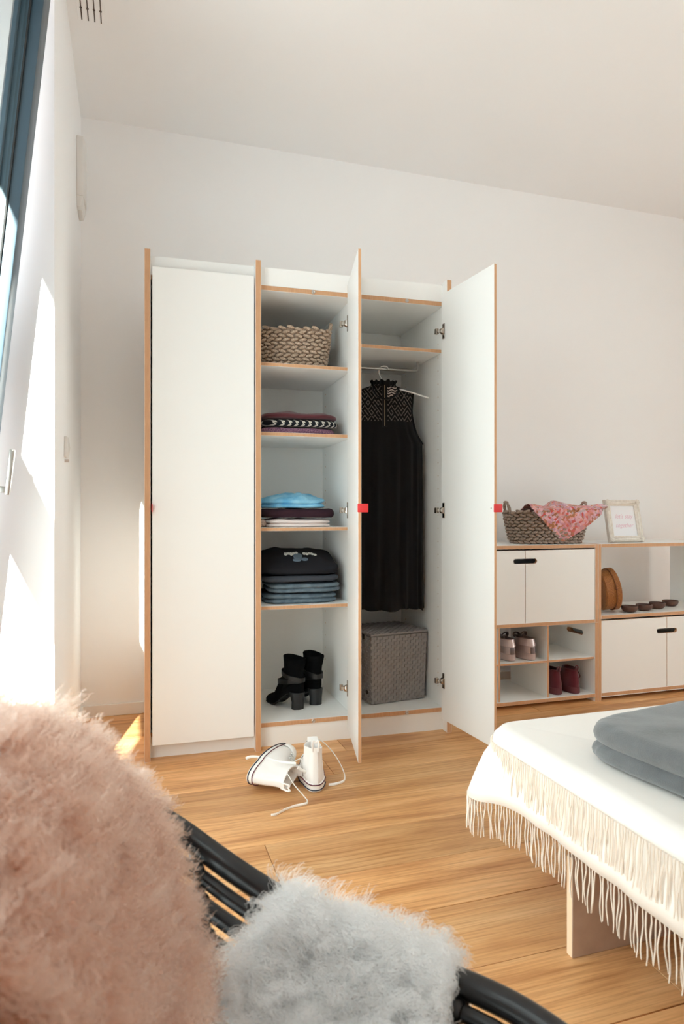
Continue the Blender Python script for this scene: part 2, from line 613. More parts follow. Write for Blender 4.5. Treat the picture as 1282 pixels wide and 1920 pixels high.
def catmull(pts, per=8, closed=False):
    pts = [Vector(p) for p in pts]
    n = len(pts)
    out = []
    for i in range(n if closed else n - 1):
        if closed:
            p0, p1, p2, p3 = pts[i - 1], pts[i], pts[(i + 1) % n], pts[(i + 2) % n]
        else:
            p0, p1, p2, p3 = pts[max(i - 1, 0)], pts[i], pts[i + 1], pts[min(i + 2, n - 1)]
        for k in range(per):
            t = k / per
            out.append(0.5 * ((2 * p1) + (p2 - p0) * t + (2 * p0 - 5 * p1 + 4 * p2 - p3) * t * t + (3 * p1 - p0 - 3 * p2 + p3) * t ** 3))
    if not closed:
        out.append(pts[-1])
    return out


def nz(x, y, z, s=1.0):
    return noise.noise(Vector((x * s, y * s, z * s)))


def slot_poly(cx, cz, hw, hh, n=8, left=True, right=True):
    pts = []
    for i in range(n + 1):
        a = -PI / 2 + PI * i / n
        pts.append((cx + hw - hh + hh * math.cos(a), cz + hh * math.sin(a)) if right else (cx + hw, cz - hh if i <= n / 2 else cz + hh))
    for i in range(n + 1):
        a = PI / 2 + PI * i / n
        pts.append((cx - hw + hh + hh * math.cos(a), cz + hh * math.sin(a)) if left else (cx - hw, cz + hh if i <= n / 2 else cz - hh))
    return pts


# ------------------------------------------------------------------ room shell
LW, BW, CE, RW, RE = -0.295, 0.724, 3.052, 4.6, -4.6     # left, back, ceiling, right, rear
OY0, OY1, OT = -2.79, -0.509, 2.86                        # window opening in the left wall
XO = -0.75

fl = MB().box(XO, RW + 0.2, RE - 0.2, BW + 0.2, -0.08, -0.0165).build('floor', 'subfloor')
struct(fl)
PW, PL = 0.2345, 2.2
joint = {0: 0.347, 1: 0.347 - 0.9, 2: 0.015, 3: 0.72, 4: 0.85, 5: -0.2, 6: 0.5, 7: 1.3, -1: 1.45, -2: 0.62, -3: 1.09}
plank_mesh = {}


def plank(x0, x1, y0, y1):
    w, d = round(x1 - x0, 3), round(y1 - y0, 3)
    if (w, d) not in plank_mesh:
        g = 0.0009
        o = MB().box(-w / 2 + g, w / 2 - g, -d / 2 + g, d / 2 - g, -0.016, 0.0).build('plank', 'oak', fl, bevel=0.0009, segs=1)
        plank_mesh[(w, d)] = o.data
    else:
        o = bpy.data.objects.new('plank', plank_mesh[(w, d)])
        COL.objects.link(o)
        o.parent = fl
    o.location = ((x0 + x1) / 2, (y0 + y1) / 2, 0)


k = -15
while True:
    y0 = -1.06 + PW * k
    y1 = min(y0 + PW, BW)
    if y0 >= BW - 0.01:
        break
    if y1 > RE:
        y0c = max(y0, RE)
        j = joint.get(k, 0.37 * ((k * 7) % 6))
        while j > -0.6:
            j -= PL
        x = j
        while x < RW:
            a, b = max(x, -0.60), min(x + PL, RW)
            if b - a > 0.03:
                plank(a, b, y0c, y1)
            x += PL
    k += 1

struct(MB().box(XO, RW + 0.2, RE - 0.2, BW + 0.2, CE, CE + 0.12).build('ceiling', 'ceiling'))
struct(MB().box(XO, RW + 0.2, BW, BW + 0.2, -0.0165, CE).build('wall_back', 'wall'))
wl = MB()
wl.box(XO, LW, OY1, BW, -0.0165, CE)
wl.box(XO, LW, RE, OY0, -0.0165, CE)
wl.box(XO, LW, OY0, OY1, OT, CE)
struct(wl.build('wall_left', 'wall'))
# right wall with a window opening
ry0, ry1, rz0, rz1 = -3.0, -1.3, 0.2, 2.3
wr = MB()
wr.box(RW, RW + 0.2, RE, ry0, -0.0165, CE)
wr.box(RW, RW + 0.2, ry1, BW, -0.0165, CE)
wr.box(RW, RW + 0.2, ry0, ry1, -0.0165, rz0)
wr.box(RW, RW + 0.2, ry0, ry1, rz1, CE)
struct(wr.build('wall_right', 'wall'))
struct(MB().box(XO, RW + 0.2, RE - 0.2, RE, -0.0165, CE).build('wall_rear', 'wall'))

bb = MB().box(LW, RW, BW - 0.013, BW, 0.0, 0.062).build('baseboard_back', 'trim', bevel=0.003, segs=1)
struct(bb)
bl = MB().box(LW, LW + 0.013, OY1 + 0.01, BW - 0.013, 0.0, 0.062).build('baseboard_left', 'trim', bevel=0.003, segs=1)
struct(bl)

# tall window in the left wall with its sash tilted into the room
win = MB()
fy0, fy1 = OY0, OY1
win.box(-0.68, -0.60, fy1 - 0.07, fy1, 0.0, OT)
win.box(-0.68, -0.60, fy0, fy0 + 0.07, 0.0, OT)
win.box(-0.68, -0.60, fy0 + 0.07, fy1 - 0.07, 0.0, 0.06)
win.box(-0.68, -0.60, fy0 + 0.07, fy1 - 0.07, OT - 0.07, OT)
wroot = struct(win.build('window_1', 'frame_dark'))
MB().box(-0.735, -0.685, fy0 + 0.002, fy1 - 0.002, 2.69, OT - 0.002).build('added_sun_stop', 'frame_dark', wroot)  # unseen box added outside to cut off the sun patch at its top
MB().box(-0.655, -0.625, fy0 + 0.07, fy1 - 0.07, 1.405, 1.745).build('added_shadow_bar', 'frame_dark', wroot)  # unseen bar added behind the sash, shaped to cast the shadow band
sash = bpy.data.objects.new('sash', None)
COL.objects.link(sash)
sash.parent = wroot
sash.location = (-0.57, 0, 0.06)
sash.rotation_euler = (0, math.atan(0.1045), 0)
sy0, sy1, sh, th = fy0 + 0.06, -0.597, 2.70, 0.084
for nm, b in (('stile', (sy1 - 0.1, sy1, 0, sh)), ('stile', (sy0, sy0 + 0.1, 0, sh)), ('rail', (sy0 + 0.1, sy1 - 0.1, 0, 0.1)), ('rail', (sy0 + 0.1, sy1 - 0.1, sh - 0.1, sh))):
    MB().box(-th, 0, b[0], b[1], b[2], b[3]).build(nm, 'frame_dark', sash, bevel=0.004, segs=2)
for yy in (sy1 - 0.1, sy0 + 0.1):
    s = -1 if yy > -1.5 else 1
    g = MB()
    g.box(-0.038, -0.033, min(yy, yy + s * 0.008), max(yy, yy + s * 0.008), 0.1, sh - 0.1)
    g.box(-0.066, -0.061, min(yy, yy + s * 0.008), max(yy, yy + s * 0.008), 0.1, sh - 0.1)
    g.build('gasket', 'gasket', sash)
MB().box(-0.060, -0.040, sy0 + 0.1, sy1 - 0.1, 0.1, sh - 0.1).build('pane', 'glass', sash)
h = MB()
hy = sy1 - 0.05
h.box(0.0, 0.008, hy - 0.014, hy + 0.014, 1.03, 1.12)
h.box(0.008, 0.05, hy - 0.009, hy + 0.009, 1.055, 1.075)
h.box(0.040, 0.055, hy - 0.010, hy + 0.010, 1.05, 1.19)
h.build('handle', 'steel', sash, bevel=0.003)

# the window out of view whose daylight throws the wardrobe's soft shadow onto the wall beside it
w2 = MB()
for a, b, c, d in ((ry0, ry0 + 0.06, rz0, rz1), (ry1 - 0.06, ry1, rz0, rz1), (ry0, ry1, rz0, rz0 + 0.06), (ry0, ry1, rz1 - 0.06, rz1), (-2.18, -2.12, rz0, rz1)):
    w2.box(RW + 0.05, RW + 0.11, a, b, c, d)
w2 = struct(w2.build('window_2', 'frame_dark'))
for y_a, y_b in ((ry0 + 0.06, -2.18), (-2.12, ry1 - 0.06)):
    MB().box(RW + 0.07, RW + 0.08, y_a, y_b, rz0 + 0.06, rz1 - 0.06).build('pane', 'glass', w2)

# slot diffuser in the ceiling
cv = thing('ceiling_vent', 'white linear slot air vent set flush in the ceiling', 'air vent', (-0.206, -0.32, CE))
MB().box(-0.052, 0.052, -0.36, 0.325, -0.004, 0.0).build('plate', 'ceiling', cv, bevel=0.001, segs=1)
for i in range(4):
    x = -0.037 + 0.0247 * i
    MB().box(x - 0.0022, x + 0.0022, -0.34, 0.318, -0.0055, -0.0035).build('slot', 'slot', cv)  # dark strip laid on the plate in place of a shaded gap
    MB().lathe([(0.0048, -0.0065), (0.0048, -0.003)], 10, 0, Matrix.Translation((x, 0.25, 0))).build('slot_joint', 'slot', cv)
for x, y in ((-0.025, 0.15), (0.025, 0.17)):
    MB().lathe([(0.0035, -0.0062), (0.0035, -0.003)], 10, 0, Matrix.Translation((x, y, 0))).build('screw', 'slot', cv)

# flat white device high on the left wall
ad = thing('wall_device', 'flat white plastic device box with bowed front high on the wall', 'wall device', (LW, 0.53, 2.48))
prof = [(0.0, -0.10), (0.030, -0.10), (0.036, -0.05), (0.038, 0.0), (0.036, 0.05), (0.030, 0.10), (0.0, 0.10)]
MB().loft([[(0.0 if x == 0 else x, y, z) for x, y in prof] for z in (0.045, 0.09, 0.16, 0.24, 0.325)], 0, True, True).build('cover', 'plastic', ad, smooth=True, bevel=0.004)
lo = MB()
lo.loft([[(0, -0.085, 0.0), (0.018, -0.085, 0.0), (0.018, 0.085, 0.0), (0, 0.085, 0.0)], [(0, -0.098, 0.046), (0.030, -0.098, 0.046), (0.030, 0.098, 0.046), (0, 0.098, 0.046)]], 0, True, True)
lo.build('sloped_base', 'plastic', ad, bevel=0.003)
MB().box(0.004, 0.020, -0.04, 0.04, -0.003, 0.001).build('test_button_strip', 'plastic', ad, bevel=0.001)

sw = thing('wall_switch', 'small white curved wall switch on the narrow wall beside the window', 'switch', (LW, -0.15, 1.235))
pr = [[(0.0, -0.035 + 0.01 * t, z), (0.014 * math.sin(PI * (0.25 + 0.5 * t)), -0.03, z), (0.018 * math.sin(PI * (0.25 + 0.5 * t)), 0.03, z), (0.0, 0.035, z)] for t, z in ((0, 0.02), (0.5, 0.06), (1, 0.10))]
MB().loft(pr, 0, True, True).build('cover', 'plastic', sw, bevel=0.002)
MB().lathe([(0.006, 0.0), (0.006, 0.014), (0.004, 0.016)], 12, 0, Matrix.Translation((0, 0.0, 0.008)) @ Matrix.Rotation(PI / 2, 4, 'Y')).build('dial', 'plastic_grey', sw)

# ------------------------------------------------------------------ wardrobe
WA = -0.0321
WR = thing('wardrobe', 'tall white three-door wardrobe with brown board edges, two doors standing open', 'wardrobe', (0, 0, 0), WA)
WM = Matrix.Rotation(WA, 4, 'Z')
P = [0.0, 0.4649, 0.9193, 1.3744]
T, WH, WD = 0.025, 2.15, 0.61
BE = ['board', 'edge']


def vpanel(x0, x1, y0, y1, z0, z1):
    return MB().box(x0, x1, y0, y1, z0, z1, 1, mx=0)


def hpanel(x0, x1, y0, y1, z0, z1):
    return MB().box(x0, x1, y0, y1, z0, z1, 1, mz=0)


for i, x in enumerate(P):
    vpanel(x, x + T, 0, WD, 0, WH).build('side_panel' if i in (0, 3) else 'partition', BE, WR, bevel=0.0012, segs=1)
MB().box(P[0] + T, P[3], WD - 0.008, WD - 0.001, 0.02, 2.06).build('back_panel', 'board', WR)
for i in range(3):
    a, b = P[i] + T, P[i + 1]
    hpanel(a, b, 0.045, WD - 0.009, 2.035, 2.057).build('top_board', BE, WR, bevel=0.001, segs=1)
    hpanel(a, b, 0.045, WD - 0.009, 0.088, 0.109).build('bottom_board', BE, WR, bevel=0.001, segs=1)
    MB().box(a, b, 0.047, 0.063, 2.0575, 2.137).build('fascia', 'board', WR)
    MB().box(a, b, 0.052, 0.068, 0.0, 0.0875).build('plinth', 'board', WR)
    for zz in (2.046, 0.0985):
        if i:
            MB().lathe([(0.0085, 0), (0.0085, 0.004), (0.006, 0.006), (0.003, 0.0045)], 14, 0, Matrix.Translation(((a + b) / 2 + 0.03, 0.045, zz)) @ Matrix.Rotation(PI / 2, 4, 'X')).build('magnetic_catch', 'steel', WR, smooth=True)
S2 = [1.718, 1.406, 0.978, 0.625]
for z in S2:
    hpanel(P[1] + T + 0.001, P[2] - 0.001, 0.06, WD - 0.012, z - 0.0165, z).build('shelf', BE, WR, bevel=0.001, segs=1)
hpanel(P[2] + T + 0.001, P[3] - 0.001, 0.06, WD - 0.012, 1.8145, 1.831).build('shelf', BE, WR, bevel=0.001, segs=1)
for i, x in ((2, P[2]), (3, P[3]), (1, P[1])):
    g = MB()
    for yy in (0.535, 0.10):
        z = 0.2
        while z < 1.98:
            g.lathe([(0.0025, -0.0006), (0.0025, 0.0012)], 6, 0, Matrix.Translation((x, yy, z)) @ Matrix.Rotation(-PI / 2, 4, 'Y'))
            z += 0.064
    o = g.build('shelf_pin_holes', 'edge', WR)
    o['kind'] = 'stuff'
# clothes rail
MB().tube([(P[2] + T, 0.27, 1.768), (1.325, 0.27, 1.768), (1.335, 0.27, 1.772), (1.338, 0.27, 1.782), (1.338, 0.27, 1.8145)], 0.0075, 12).build('clothes_rail', 'steel', WR, smooth=True)

DW, DT, DZ0, DZ1 = 0.428, 0.013, 0.066, 2.079


def door(hx, hy, ang, n):
    d = MB()
    d.box(0, DW, 0, DT, DZ0, DZ1, 1, my=0)
    o = d.build('door', BE, WR, bevel=0.0008, segs=1)
    o.location = (hx, hy, 0)
    o.rotation_euler = (0, 0, ang)
    tb = MB().box(DW - 0.001, DW + 0.003, -0.002, 0.040, 1.046, 1.080).build('pull_tab', 'red', o, bevel=0.002)
    tag(tb, 'red leather pull tab')
    if n == 3:
        MB().lathe([(0.003, 0), (0.003, 0.002)], 10, 0, Matrix.Translation((DW - 0.02, 0, 1.063)) @ Matrix.Rotation(PI / 2, 4, 'X')).build('tab_screw', 'steel', o)
    for hz in (1.90, 1.055, 0.25):
        g = MB()
        pl = slot_poly(0.022, hz, 0.009, 0.036, 6)
        # flange screwed to the inner face of the door
        g.box(0.014, 0.032, -0.004, 0.0, hz - 0.036, hz + 0.036)
        g.loft([[(0.010, -0.004, hz - 0.016), (0.034, -0.004, hz - 0.016), (0.034, -0.004, hz + 0.016), (0.010, -0.004, hz + 0.016)],
                [(0.014, -0.018, hz - 0.010), (0.030, -0.018, hz - 0.010), (0.030, -0.018, hz + 0.010), (0.014, -0.018, hz + 0.010)]], 0, True, True)
        g.box(0.008, 0.022, -0.030, -0.016, hz - 0.008, hz + 0.008, 1)
        g.box(-0.004, 0.012, -0.036, -0.020, hz - 0.013, hz + 0.013, 0)
        g.build('hinge', ['chrome', 'steel'], o, bevel=0.0015, segs=1)
    return o


door(0.4600, 0.017, PI, 1)
door(0.886, 0.010, math.atan2(-0.411, -0.078), 2)
door(1.352, 0.012, math.atan2(-0.407, 0.042), 3)


def inw(x, y, z=0.0):
    """wardrobe coordinates -> room coordinates"""
    return WM @ Vector((x, y, z))


# ------------------------------------------------------------------ rope baskets
def super_pt(a, L, W, e=3.2):
    c, s = math.cos(a), math.sin(a)
    return (L * math.copysign(abs(c) ** (2 / e), c), W * math.copysign(abs(s) ** (2 / e), s))


def basket(label, loc, rz, L, W, H, rows, per, mt, taper=0.16, group=None, e=3.2):
    t = thing('rope_basket', label, 'basket', loc, rz, group)
    # equal arc lengths along the rounded outline
    N = 400
    raw = [super_pt(2 * PI * i / N, L, W, e) for i in range(N)]
    cum = [0.0]
    for i in range(N):
        a, b = raw[i], raw[(i + 1) % N]
        cum.append(cum[-1] + math.hypot(b[0] - a[0], b[1] - a[1]))

    def at(s):
        s = (s % 1.0) * cum[-1]
        lo_, hi = 0, N
        while hi - lo_ > 1:
            md = (lo_ + hi) // 2
            if cum[md] <= s:
                lo_ = md
            else:
                hi = md
        f = (s - cum[lo_]) / (cum[lo_ + 1] - cum[lo_])
        a, b = raw[lo_], raw[(lo_ + 1) % N]
        p = Vector((a[0] + (b[0] - a[0]) * f, a[1] + (b[1] - a[1]) * f, 0))
        tg = Vector((b[0] - a[0], b[1] - a[1], 0)).normalized()
        return p, tg
    g = MB()
    rh = H / rows
    for r in range(rows):
        z = rh * (r + 0.5)
        sc = 1 - taper * (1 - z / H) ** 1.5 - 0.02 * max(0, 1 - r)
        for q in range(per):
            p, tg = at((q + 0.5 * (r % 2) + random.uniform(-.06, .06)) / per)
            nrm = Vector((tg.y, -tg.x, 0))
            hl = cum[-1] / per * 0.54
            ax = (tg * math.cos(0.28) + Vector((0, 0, 1)) * math.sin(0.28 * (1 if r % 2 else -1))).normalized()
            up = nrm.cross(ax)
            zz = z + (0.006 * math.sin(q * 2.1) if r == rows - 1 else 0)
            mt4 = Matrix.Translation((p.x * sc, p.y * sc, zz)) @ Matrix((
                (ax.x * hl, nrm.x * 0.013, up.x * rh * 0.47, 0), (ax.y * hl, nrm.y * 0.013, up.y * rh * 0.47, 0),
                (ax.z * hl, nrm.z * 0.013, up.z * rh * 0.47, 0), (0, 0, 0, 1)))
            g.ell(mt4, 7, 5)
    o = g.build('woven_stitches', mt, t, smooth=True, angle=80)
    o['kind'] = 'stuff'
    rings = []
    for z in (0.004, 0.004, H * 0.5, H * 0.96):
        sc = (1 - taper * (1 - z / H) ** 1.5) * 0.97
        if not rings:
            sc *= 0.02
        rings.append([(super_pt(2 * PI * i / 40, L, W, e)[0] * sc, super_pt(2 * PI * i / 40, L, W, e)[1] * sc, z) for i in range(40)])
    MB().loft(rings, 0, True, False).build('inner_wall', 'liner', t, smooth=True)
    for sgn in (-1, 1):
        pts = []
        for i in range(15):
            a = PI * i / 14
            pts.append((sgn * (L * 0.975 + 0.014 * math.sin(a)), -0.034 * math.cos(a), H * 0.90 + 0.068 * math.sin(a)))
        hb = MB()
        for ph in (0, PI):
            tw = [(x + 0.004 * math.cos(i * 1.1 + ph), y + 0.004 * math.sin(i * 1.1 + ph), z) for i, (x, y, z) in enumerate(pts)]
            hb.tube(catmull(tw, 3), 0.0058, 7)
        hb.build('handle', mt, t, smooth=True)
    return t


basket('beige rope basket with two loop handles on the top wardrobe shelf', inw(0.690, 0.27, 1.7185), WA - 0.16, 0.172, 0.125, 0.195, 11, 26, 'rope')
BK = (2.205, 0.37, 0.8705)
basket('grey-beige rope basket on the low cabinet with a floral scarf hanging over its rim', BK, -0.12, 0.235, 0.145, 0.185, 10, 32, 'rope_grey', e=2.5)


# ------------------------------------------------------------------ folded clothes
def garment(name, label, cat, loc, rz, w, d, h, mt, layers=1, seed=0, mound=0.0, e=5.0, wob=0.006, group=None, dome=0.004, lean=0.0):
    NS = 56
    rings = []

    def ring(sc_out, z, kk):
        out = []
        for i in range(NS):
            a = 2 * PI * i / NS
            x, y = super_pt(a, w / 2 + sc_out, d / 2 + sc_out, e)
            f = nz(x * 14 + seed * 3.1, y * 14, z * 30 + seed) * wob
            L_ = math.hypot(x, y) or 1
            out.append((x + x / L_ * f, y + y / L_ * f, z + lean * (y / d + 0.5) * z / h + nz(x * 9 + seed, y * 9 - seed, kk) * wob * 0.5))
        return out
    lv = 5 * layers
    for i in range(lv + 1):
        t = i / lv
        u = abs(math.sin(PI * layers * t)) ** 0.6
        rings.append(ring(-0.012 + 0.012 * u, h * t, 0.3))
    for q in (0.93, 0.80, 0.62, 0.42, 0.2, 0.03):
        r = []
        for (x, y, z) in rings[lv]:
            hh = h + lean * (y * q / d + 0.5) + (mound + dome) * (1 - q ** 2) + nz(x * q * 16 + seed, y * q * 16, 2.0 + seed) * wob * 1.1
            r.append((x * q, y * q, hh))
        rings.append(r)
    # settle on what it lies on: nothing may poke below z = 0
    rings = [[(x, y, max(z, 0.0005)) for x, y, z in r] for r in rings]
    o = MB().loft(rings, 0, True, True).build(name, mt, None, smooth=True, angle=70)
    o.location = loc
    o.rotation_euler = (0, 0, rz)
    tag(o, label, cat, group)
    return o


def shelf_g(name, label, cat, x, y, z, rz, *a, **k_):
    return garment(name, label, cat, inw(x, y, z), WA + rz, *a, **k_)


# shelf with knitwear
z = 1.4065
shelf_g('folded_sweater', 'purple flecked knit sweater folded at the bottom of the knitwear pile', 'sweater', 0.69, 0.27, z, 0.02, 0.36, 0.32, 0.030, 'purple', seed=1)
shelf_g('folded_scarf', 'black and white patterned knit folded between the maroon and purple sweaters', 'folded knit', 0.705, 0.26, z + 0.036, -0.03, 0.37, 0.31, 0.030, 'hound', seed=2)
shelf_g('folded_sweater', 'maroon knit sweater folded on top of the knitwear pile', 'sweater', 0.695, 0.27, z + 0.073, 0.04, 0.37, 0.31, 0.024, 'maroon', seed=3, mound=0.016, wob=0.010)
# shelf with denim
z = 0.9785
shelf_g('folded_shirt', 'white cotton top folded at the bottom under the dark plum one', 'folded top', 0.685, 0.255, z, 0.02, 0.31, 0.32, 0.034, 'white_cotton', layers=2, seed=4)
shelf_g('folded_cloth', 'small taupe patterned cloth tucked beside the white folded top', 'folded cloth', 0.513, 0.17, z, 0.1, 0.036, 0.10, 0.035, 'taupe', seed=14, wob=0.003)
shelf_g('folded_shirt', 'dark plum top folded under the light blue denim', 'folded top', 0.692, 0.255, z + 0.042, -0.05, 0.355, 0.32, 0.040, 'plum', layers=1, seed=5)
shelf_g('folded_jeans', 'light blue denim piece folded loosely on the dark plum top', 'jeans', 0.678, 0.26, z + 0.088, -0.10, 0.31, 0.30, 0.042, 'denim', layers=2, seed=6, mound=0.026, wob=0.020, e=3.4)
# shelf with the dark pile
z = 0.6255
shelf_g('folded_jeans', 'grey-blue jeans folded at the very bottom of the dark pile', 'jeans', 0.70, 0.26, z, 0.03, 0.345, 0.32, 0.042, 'jeans', layers=2, seed=7)
shelf_g('folded_jeans', 'grey-blue jeans folded second from the bottom of the dark pile', 'jeans', 0.72, 0.255, z + 0.049, -0.06, 0.35, 0.32, 0.040, 'jeans', layers=2, seed=8, wob=0.009)
shelf_g('folded_shirt', 'charcoal top folded between the jeans and the black printed tee', 'folded top', 0.70, 0.26, z + 0.099, 0.02, 0.375, 0.33, 0.026, 'charcoal', seed=9)
tee = shelf_g('folded_tshirt', 'washed black t-shirt with a pale and blue print on top of the dark pile', 't-shirt', 0.70, 0.275, z + 0.131, -0.04, 0.385, 0.33, 0.030, 'black_cotton', seed=10, mound=0.030, wob=0.010, lean=0.075)


def tee_patch(pts, mt, dz):
    zt = 0.030
    g = MB()
    n = len(pts)

    def hz(x, y):
        q = min(1.0, (abs(x / 0.1875) ** 5 + abs(y / 0.165) ** 5) ** 0.2)
        return zt + 0.075 * (y / 0.33 + 0.5) + 0.034 * (1 - q ** 2) + 0.009 + dz
    cx_, cy_ = sum(p[0] for p in pts) / n, sum(p[1] for p in pts) / n
    ring0 = [(x, y, hz(x, y) - 0.010) for x, y in pts]
    ring1 = [(x, y, hz(x, y) - 0.005) for x, y in pts]
    ring2 = [((x + cx_) / 2, (y + cy_) / 2, hz((x + cx_) / 2, (y + cy_) / 2) - 0.005) for x, y in pts]
    g.loft([ring0, ring1, ring2], 0, True, True)
    tag(g.build('print', mt, tee), None)


def blob(cx_, cy_, rx, ry, n=14, s=0, j=0.18):
    return [(cx_ + rx * math.cos(2 * PI * i / n) * (1 + j * nz(i * 1.7, s, 0)), cy_ + ry * math.sin(2 * PI * i / n) * (1 + j * nz(i * 2.3, s + 5, 0))) for i in range(n)]


for i in range(5):
    tee_patch(blob(-0.055 + 0.013 * i, -0.045 + 0.006 * math.sin(i * 2), 0.008, 0.012, 8, i, 0.7), 'print_pale', 0.001)
    tee_patch(blob(0.035 + 0.013 * i, -0.045 - 0.006 * math.sin(i * 2), 0.008, 0.010, 8, i + 9, 0.7), 'print_pale', 0.001)
tee_patch(blob(0.000, -0.070, 0.022, 0.026, 14, 3), 'print_blue', 0.0)
tee_patch(blob(-0.01, -0.105, 0.020, 0.010, 12, 4), 'print_blue', 0.0)
tee_patch(blob(0.028, -0.100, 0.016, 0.010, 12, 6), 'print_blue', 0.0)

# ------------------------------------------------------------------ dress on its hanger
DX, DY = 1.150, 0.265
hg = thing('clothes_hanger', 'white wire hanger on the wardrobe rail carrying the black dress', 'hanger', inw(DX, DY, 1.66), WA - 0.42)
hk = [(0.0, 0, 0.02), (-0.006, 0, 0.05), (-0.020, 0, 0.080), (-0.022, 0, 0.100), (-0.012, 0, 0.116), (0.004, 0, 0.121), (0.018, 0, 0.116), (0.024, 0, 0.104)]
MB().tube(catmull(hk, 6), 0.0034, 8).build('hook', 'plastic', hg, smooth=True)
arm = [(-0.225, 0, -0.045), (-0.12, 0, -0.008), (-0.03, 0, 0.014), (0, 0, 0.02), (0.03, 0, 0.014), (0.12, 0, -0.008), (0.225, 0, -0.045)]
MB().tube(catmull(arm, 6), 0.0042, 8).build('arms', 'plastic', hg, smooth=True)

dr = thing('dress', 'long black sleeveless dress with lace yoke and back zip hanging in the wardrobe', 'dress', inw(DX, DY, 0.0), WA - 0.16)
ND = 96


def dress_ring(z, hw, hd, fold, xo=0.0, drop=0.0):
    out = []
    for i in range(ND):
        a = 2 * PI * i / ND
        c, s = math.cos(a), math.sin(a)
        x = hw * math.copysign(abs(c) ** 0.9, c) + xo
        y = hd * math.copysign(abs(s) ** 0.8, s)
        rip = fold * (math.sin(a * 17 + 1.3 * math.sin(z * 3)) * 0.7 + 0.5 * math.sin(a * 29 + 2))
        y += rip * s
        x += rip * 0.35 * c
        out.append((x, y, z + drop * math.sin(a * 5) + drop * 0.8 * math.sin(a * 11 + 1)))
    return out


body = [(1.50, 0.150, 0.040, 0.001), (1.44, 0.168, 0.044, 0.003), (1.39, 0.199, 0.048, 0.005), (1.30, 0.200, 0.050, 0.007), (1.10, 0.201, 0.050, 0.009),
        (0.90, 0.201, 0.052, 0.010), (0.75, 0.201, 0.054, 0.011), (0.62, 0.202, 0.056, 0.012)]
rings = [dress_ring(z, w, d, f) for z, w, d, f in body]
rings.append(dress_ring(0.560, 0.204, 0.058, 0.013, 0, 0.006))
rings.append(dress_ring(0.562, 0.199, 0.053, 0.013, 0, 0.006))
rings.append(dress_ring(0.75, 0.194, 0.048, 0.010))
MB().loft(rings, 0).build('skirt', 'black_fabric', dr, smooth=True, angle=80)
yk = [(1.50, 0.151, 0.041), (1.55, 0.143, 0.040), (1.60, 0.146, 0.038), (1.635, 0.150, 0.034), (1.652, 0.140, 0.028), (1.668, 0.100, 0.030), (1.680, 0.066, 0.034), (1.684, 0.058, 0.034)]
MB().loft([dress_ring(z, w, d, 0.0005) for z, w, d in yk], 0).build('lace_yoke', 'lace', dr, smooth=True, angle=80)
# ruffled stand collar
cr = []
for j, (z, w, d) in enumerate(((1.674, 0.064, 0.036), (1.690, 0.061, 0.036), (1.704, 0.066, 0.041), (1.690, 0.055, 0.031))):
    ring = []
    for i in range(ND):
        a = 2 * PI * i / ND
        rp = 0.005 * math.sin(a * 19) * (1 if j == 2 else 0.3)
        ring.append(((w + rp) * math.cos(a), (d + rp) * math.sin(a), z + (0.005 * math.sin(a * 13) if j == 2 else 0)))
    cr.append(ring)
MB().loft(cr, 0).build('collar', 'black_fabric', dr, smooth=True, angle=80)
# bib band round the yoke opening, sheer chevron insert and zip on the back
bd = [(0.065 * math.cos(a) + 0.005, -0.040 - 0.004 * math.cos(a * 0.5), 1.668 + 0.060 * math.sin(a)) for a in [-PI + PI * i / 20 for i in range(21)]]
MB().tube(bd, 0.007, 8, 0, flat=0.6).build('neck_band', 'black_fabric', dr, smooth=True)
MB().grid(lambda u, v: (0.012 + 0.046 * u, -0.0425, 1.668 - 0.050 * v * math.sqrt(max(0.05, 1 - (u * 0.9) ** 2))), 8, 5).build('chevron_insert', 'chevron', dr, smooth=True, solid=0.002)
MB().box(-0.004, 0.000, -0.047, -0.0425, 1.475, 1.678).build('zip', 'zip', dr)
MB().box(-0.014, 0.012, -0.0445, -0.040, 1.47, 1.68).build('zip_tape', 'black_fabric', dr)
for s in (-1, 1):
    pts = [(s * 0.149, -0.010, 1.645), (s * 0.146, -0.012, 1.60), (s * 0.143, -0.014, 1.55), (s * 0.150, -0.016, 1.50), (s * 0.168, -0.016, 1.44), (s * 0.199, -0.012, 1.388)]
    MB().tube(catmull(pts, 5), 0.0045, 8).build('armhole_trim', 'black_fabric', dr, smooth=True)


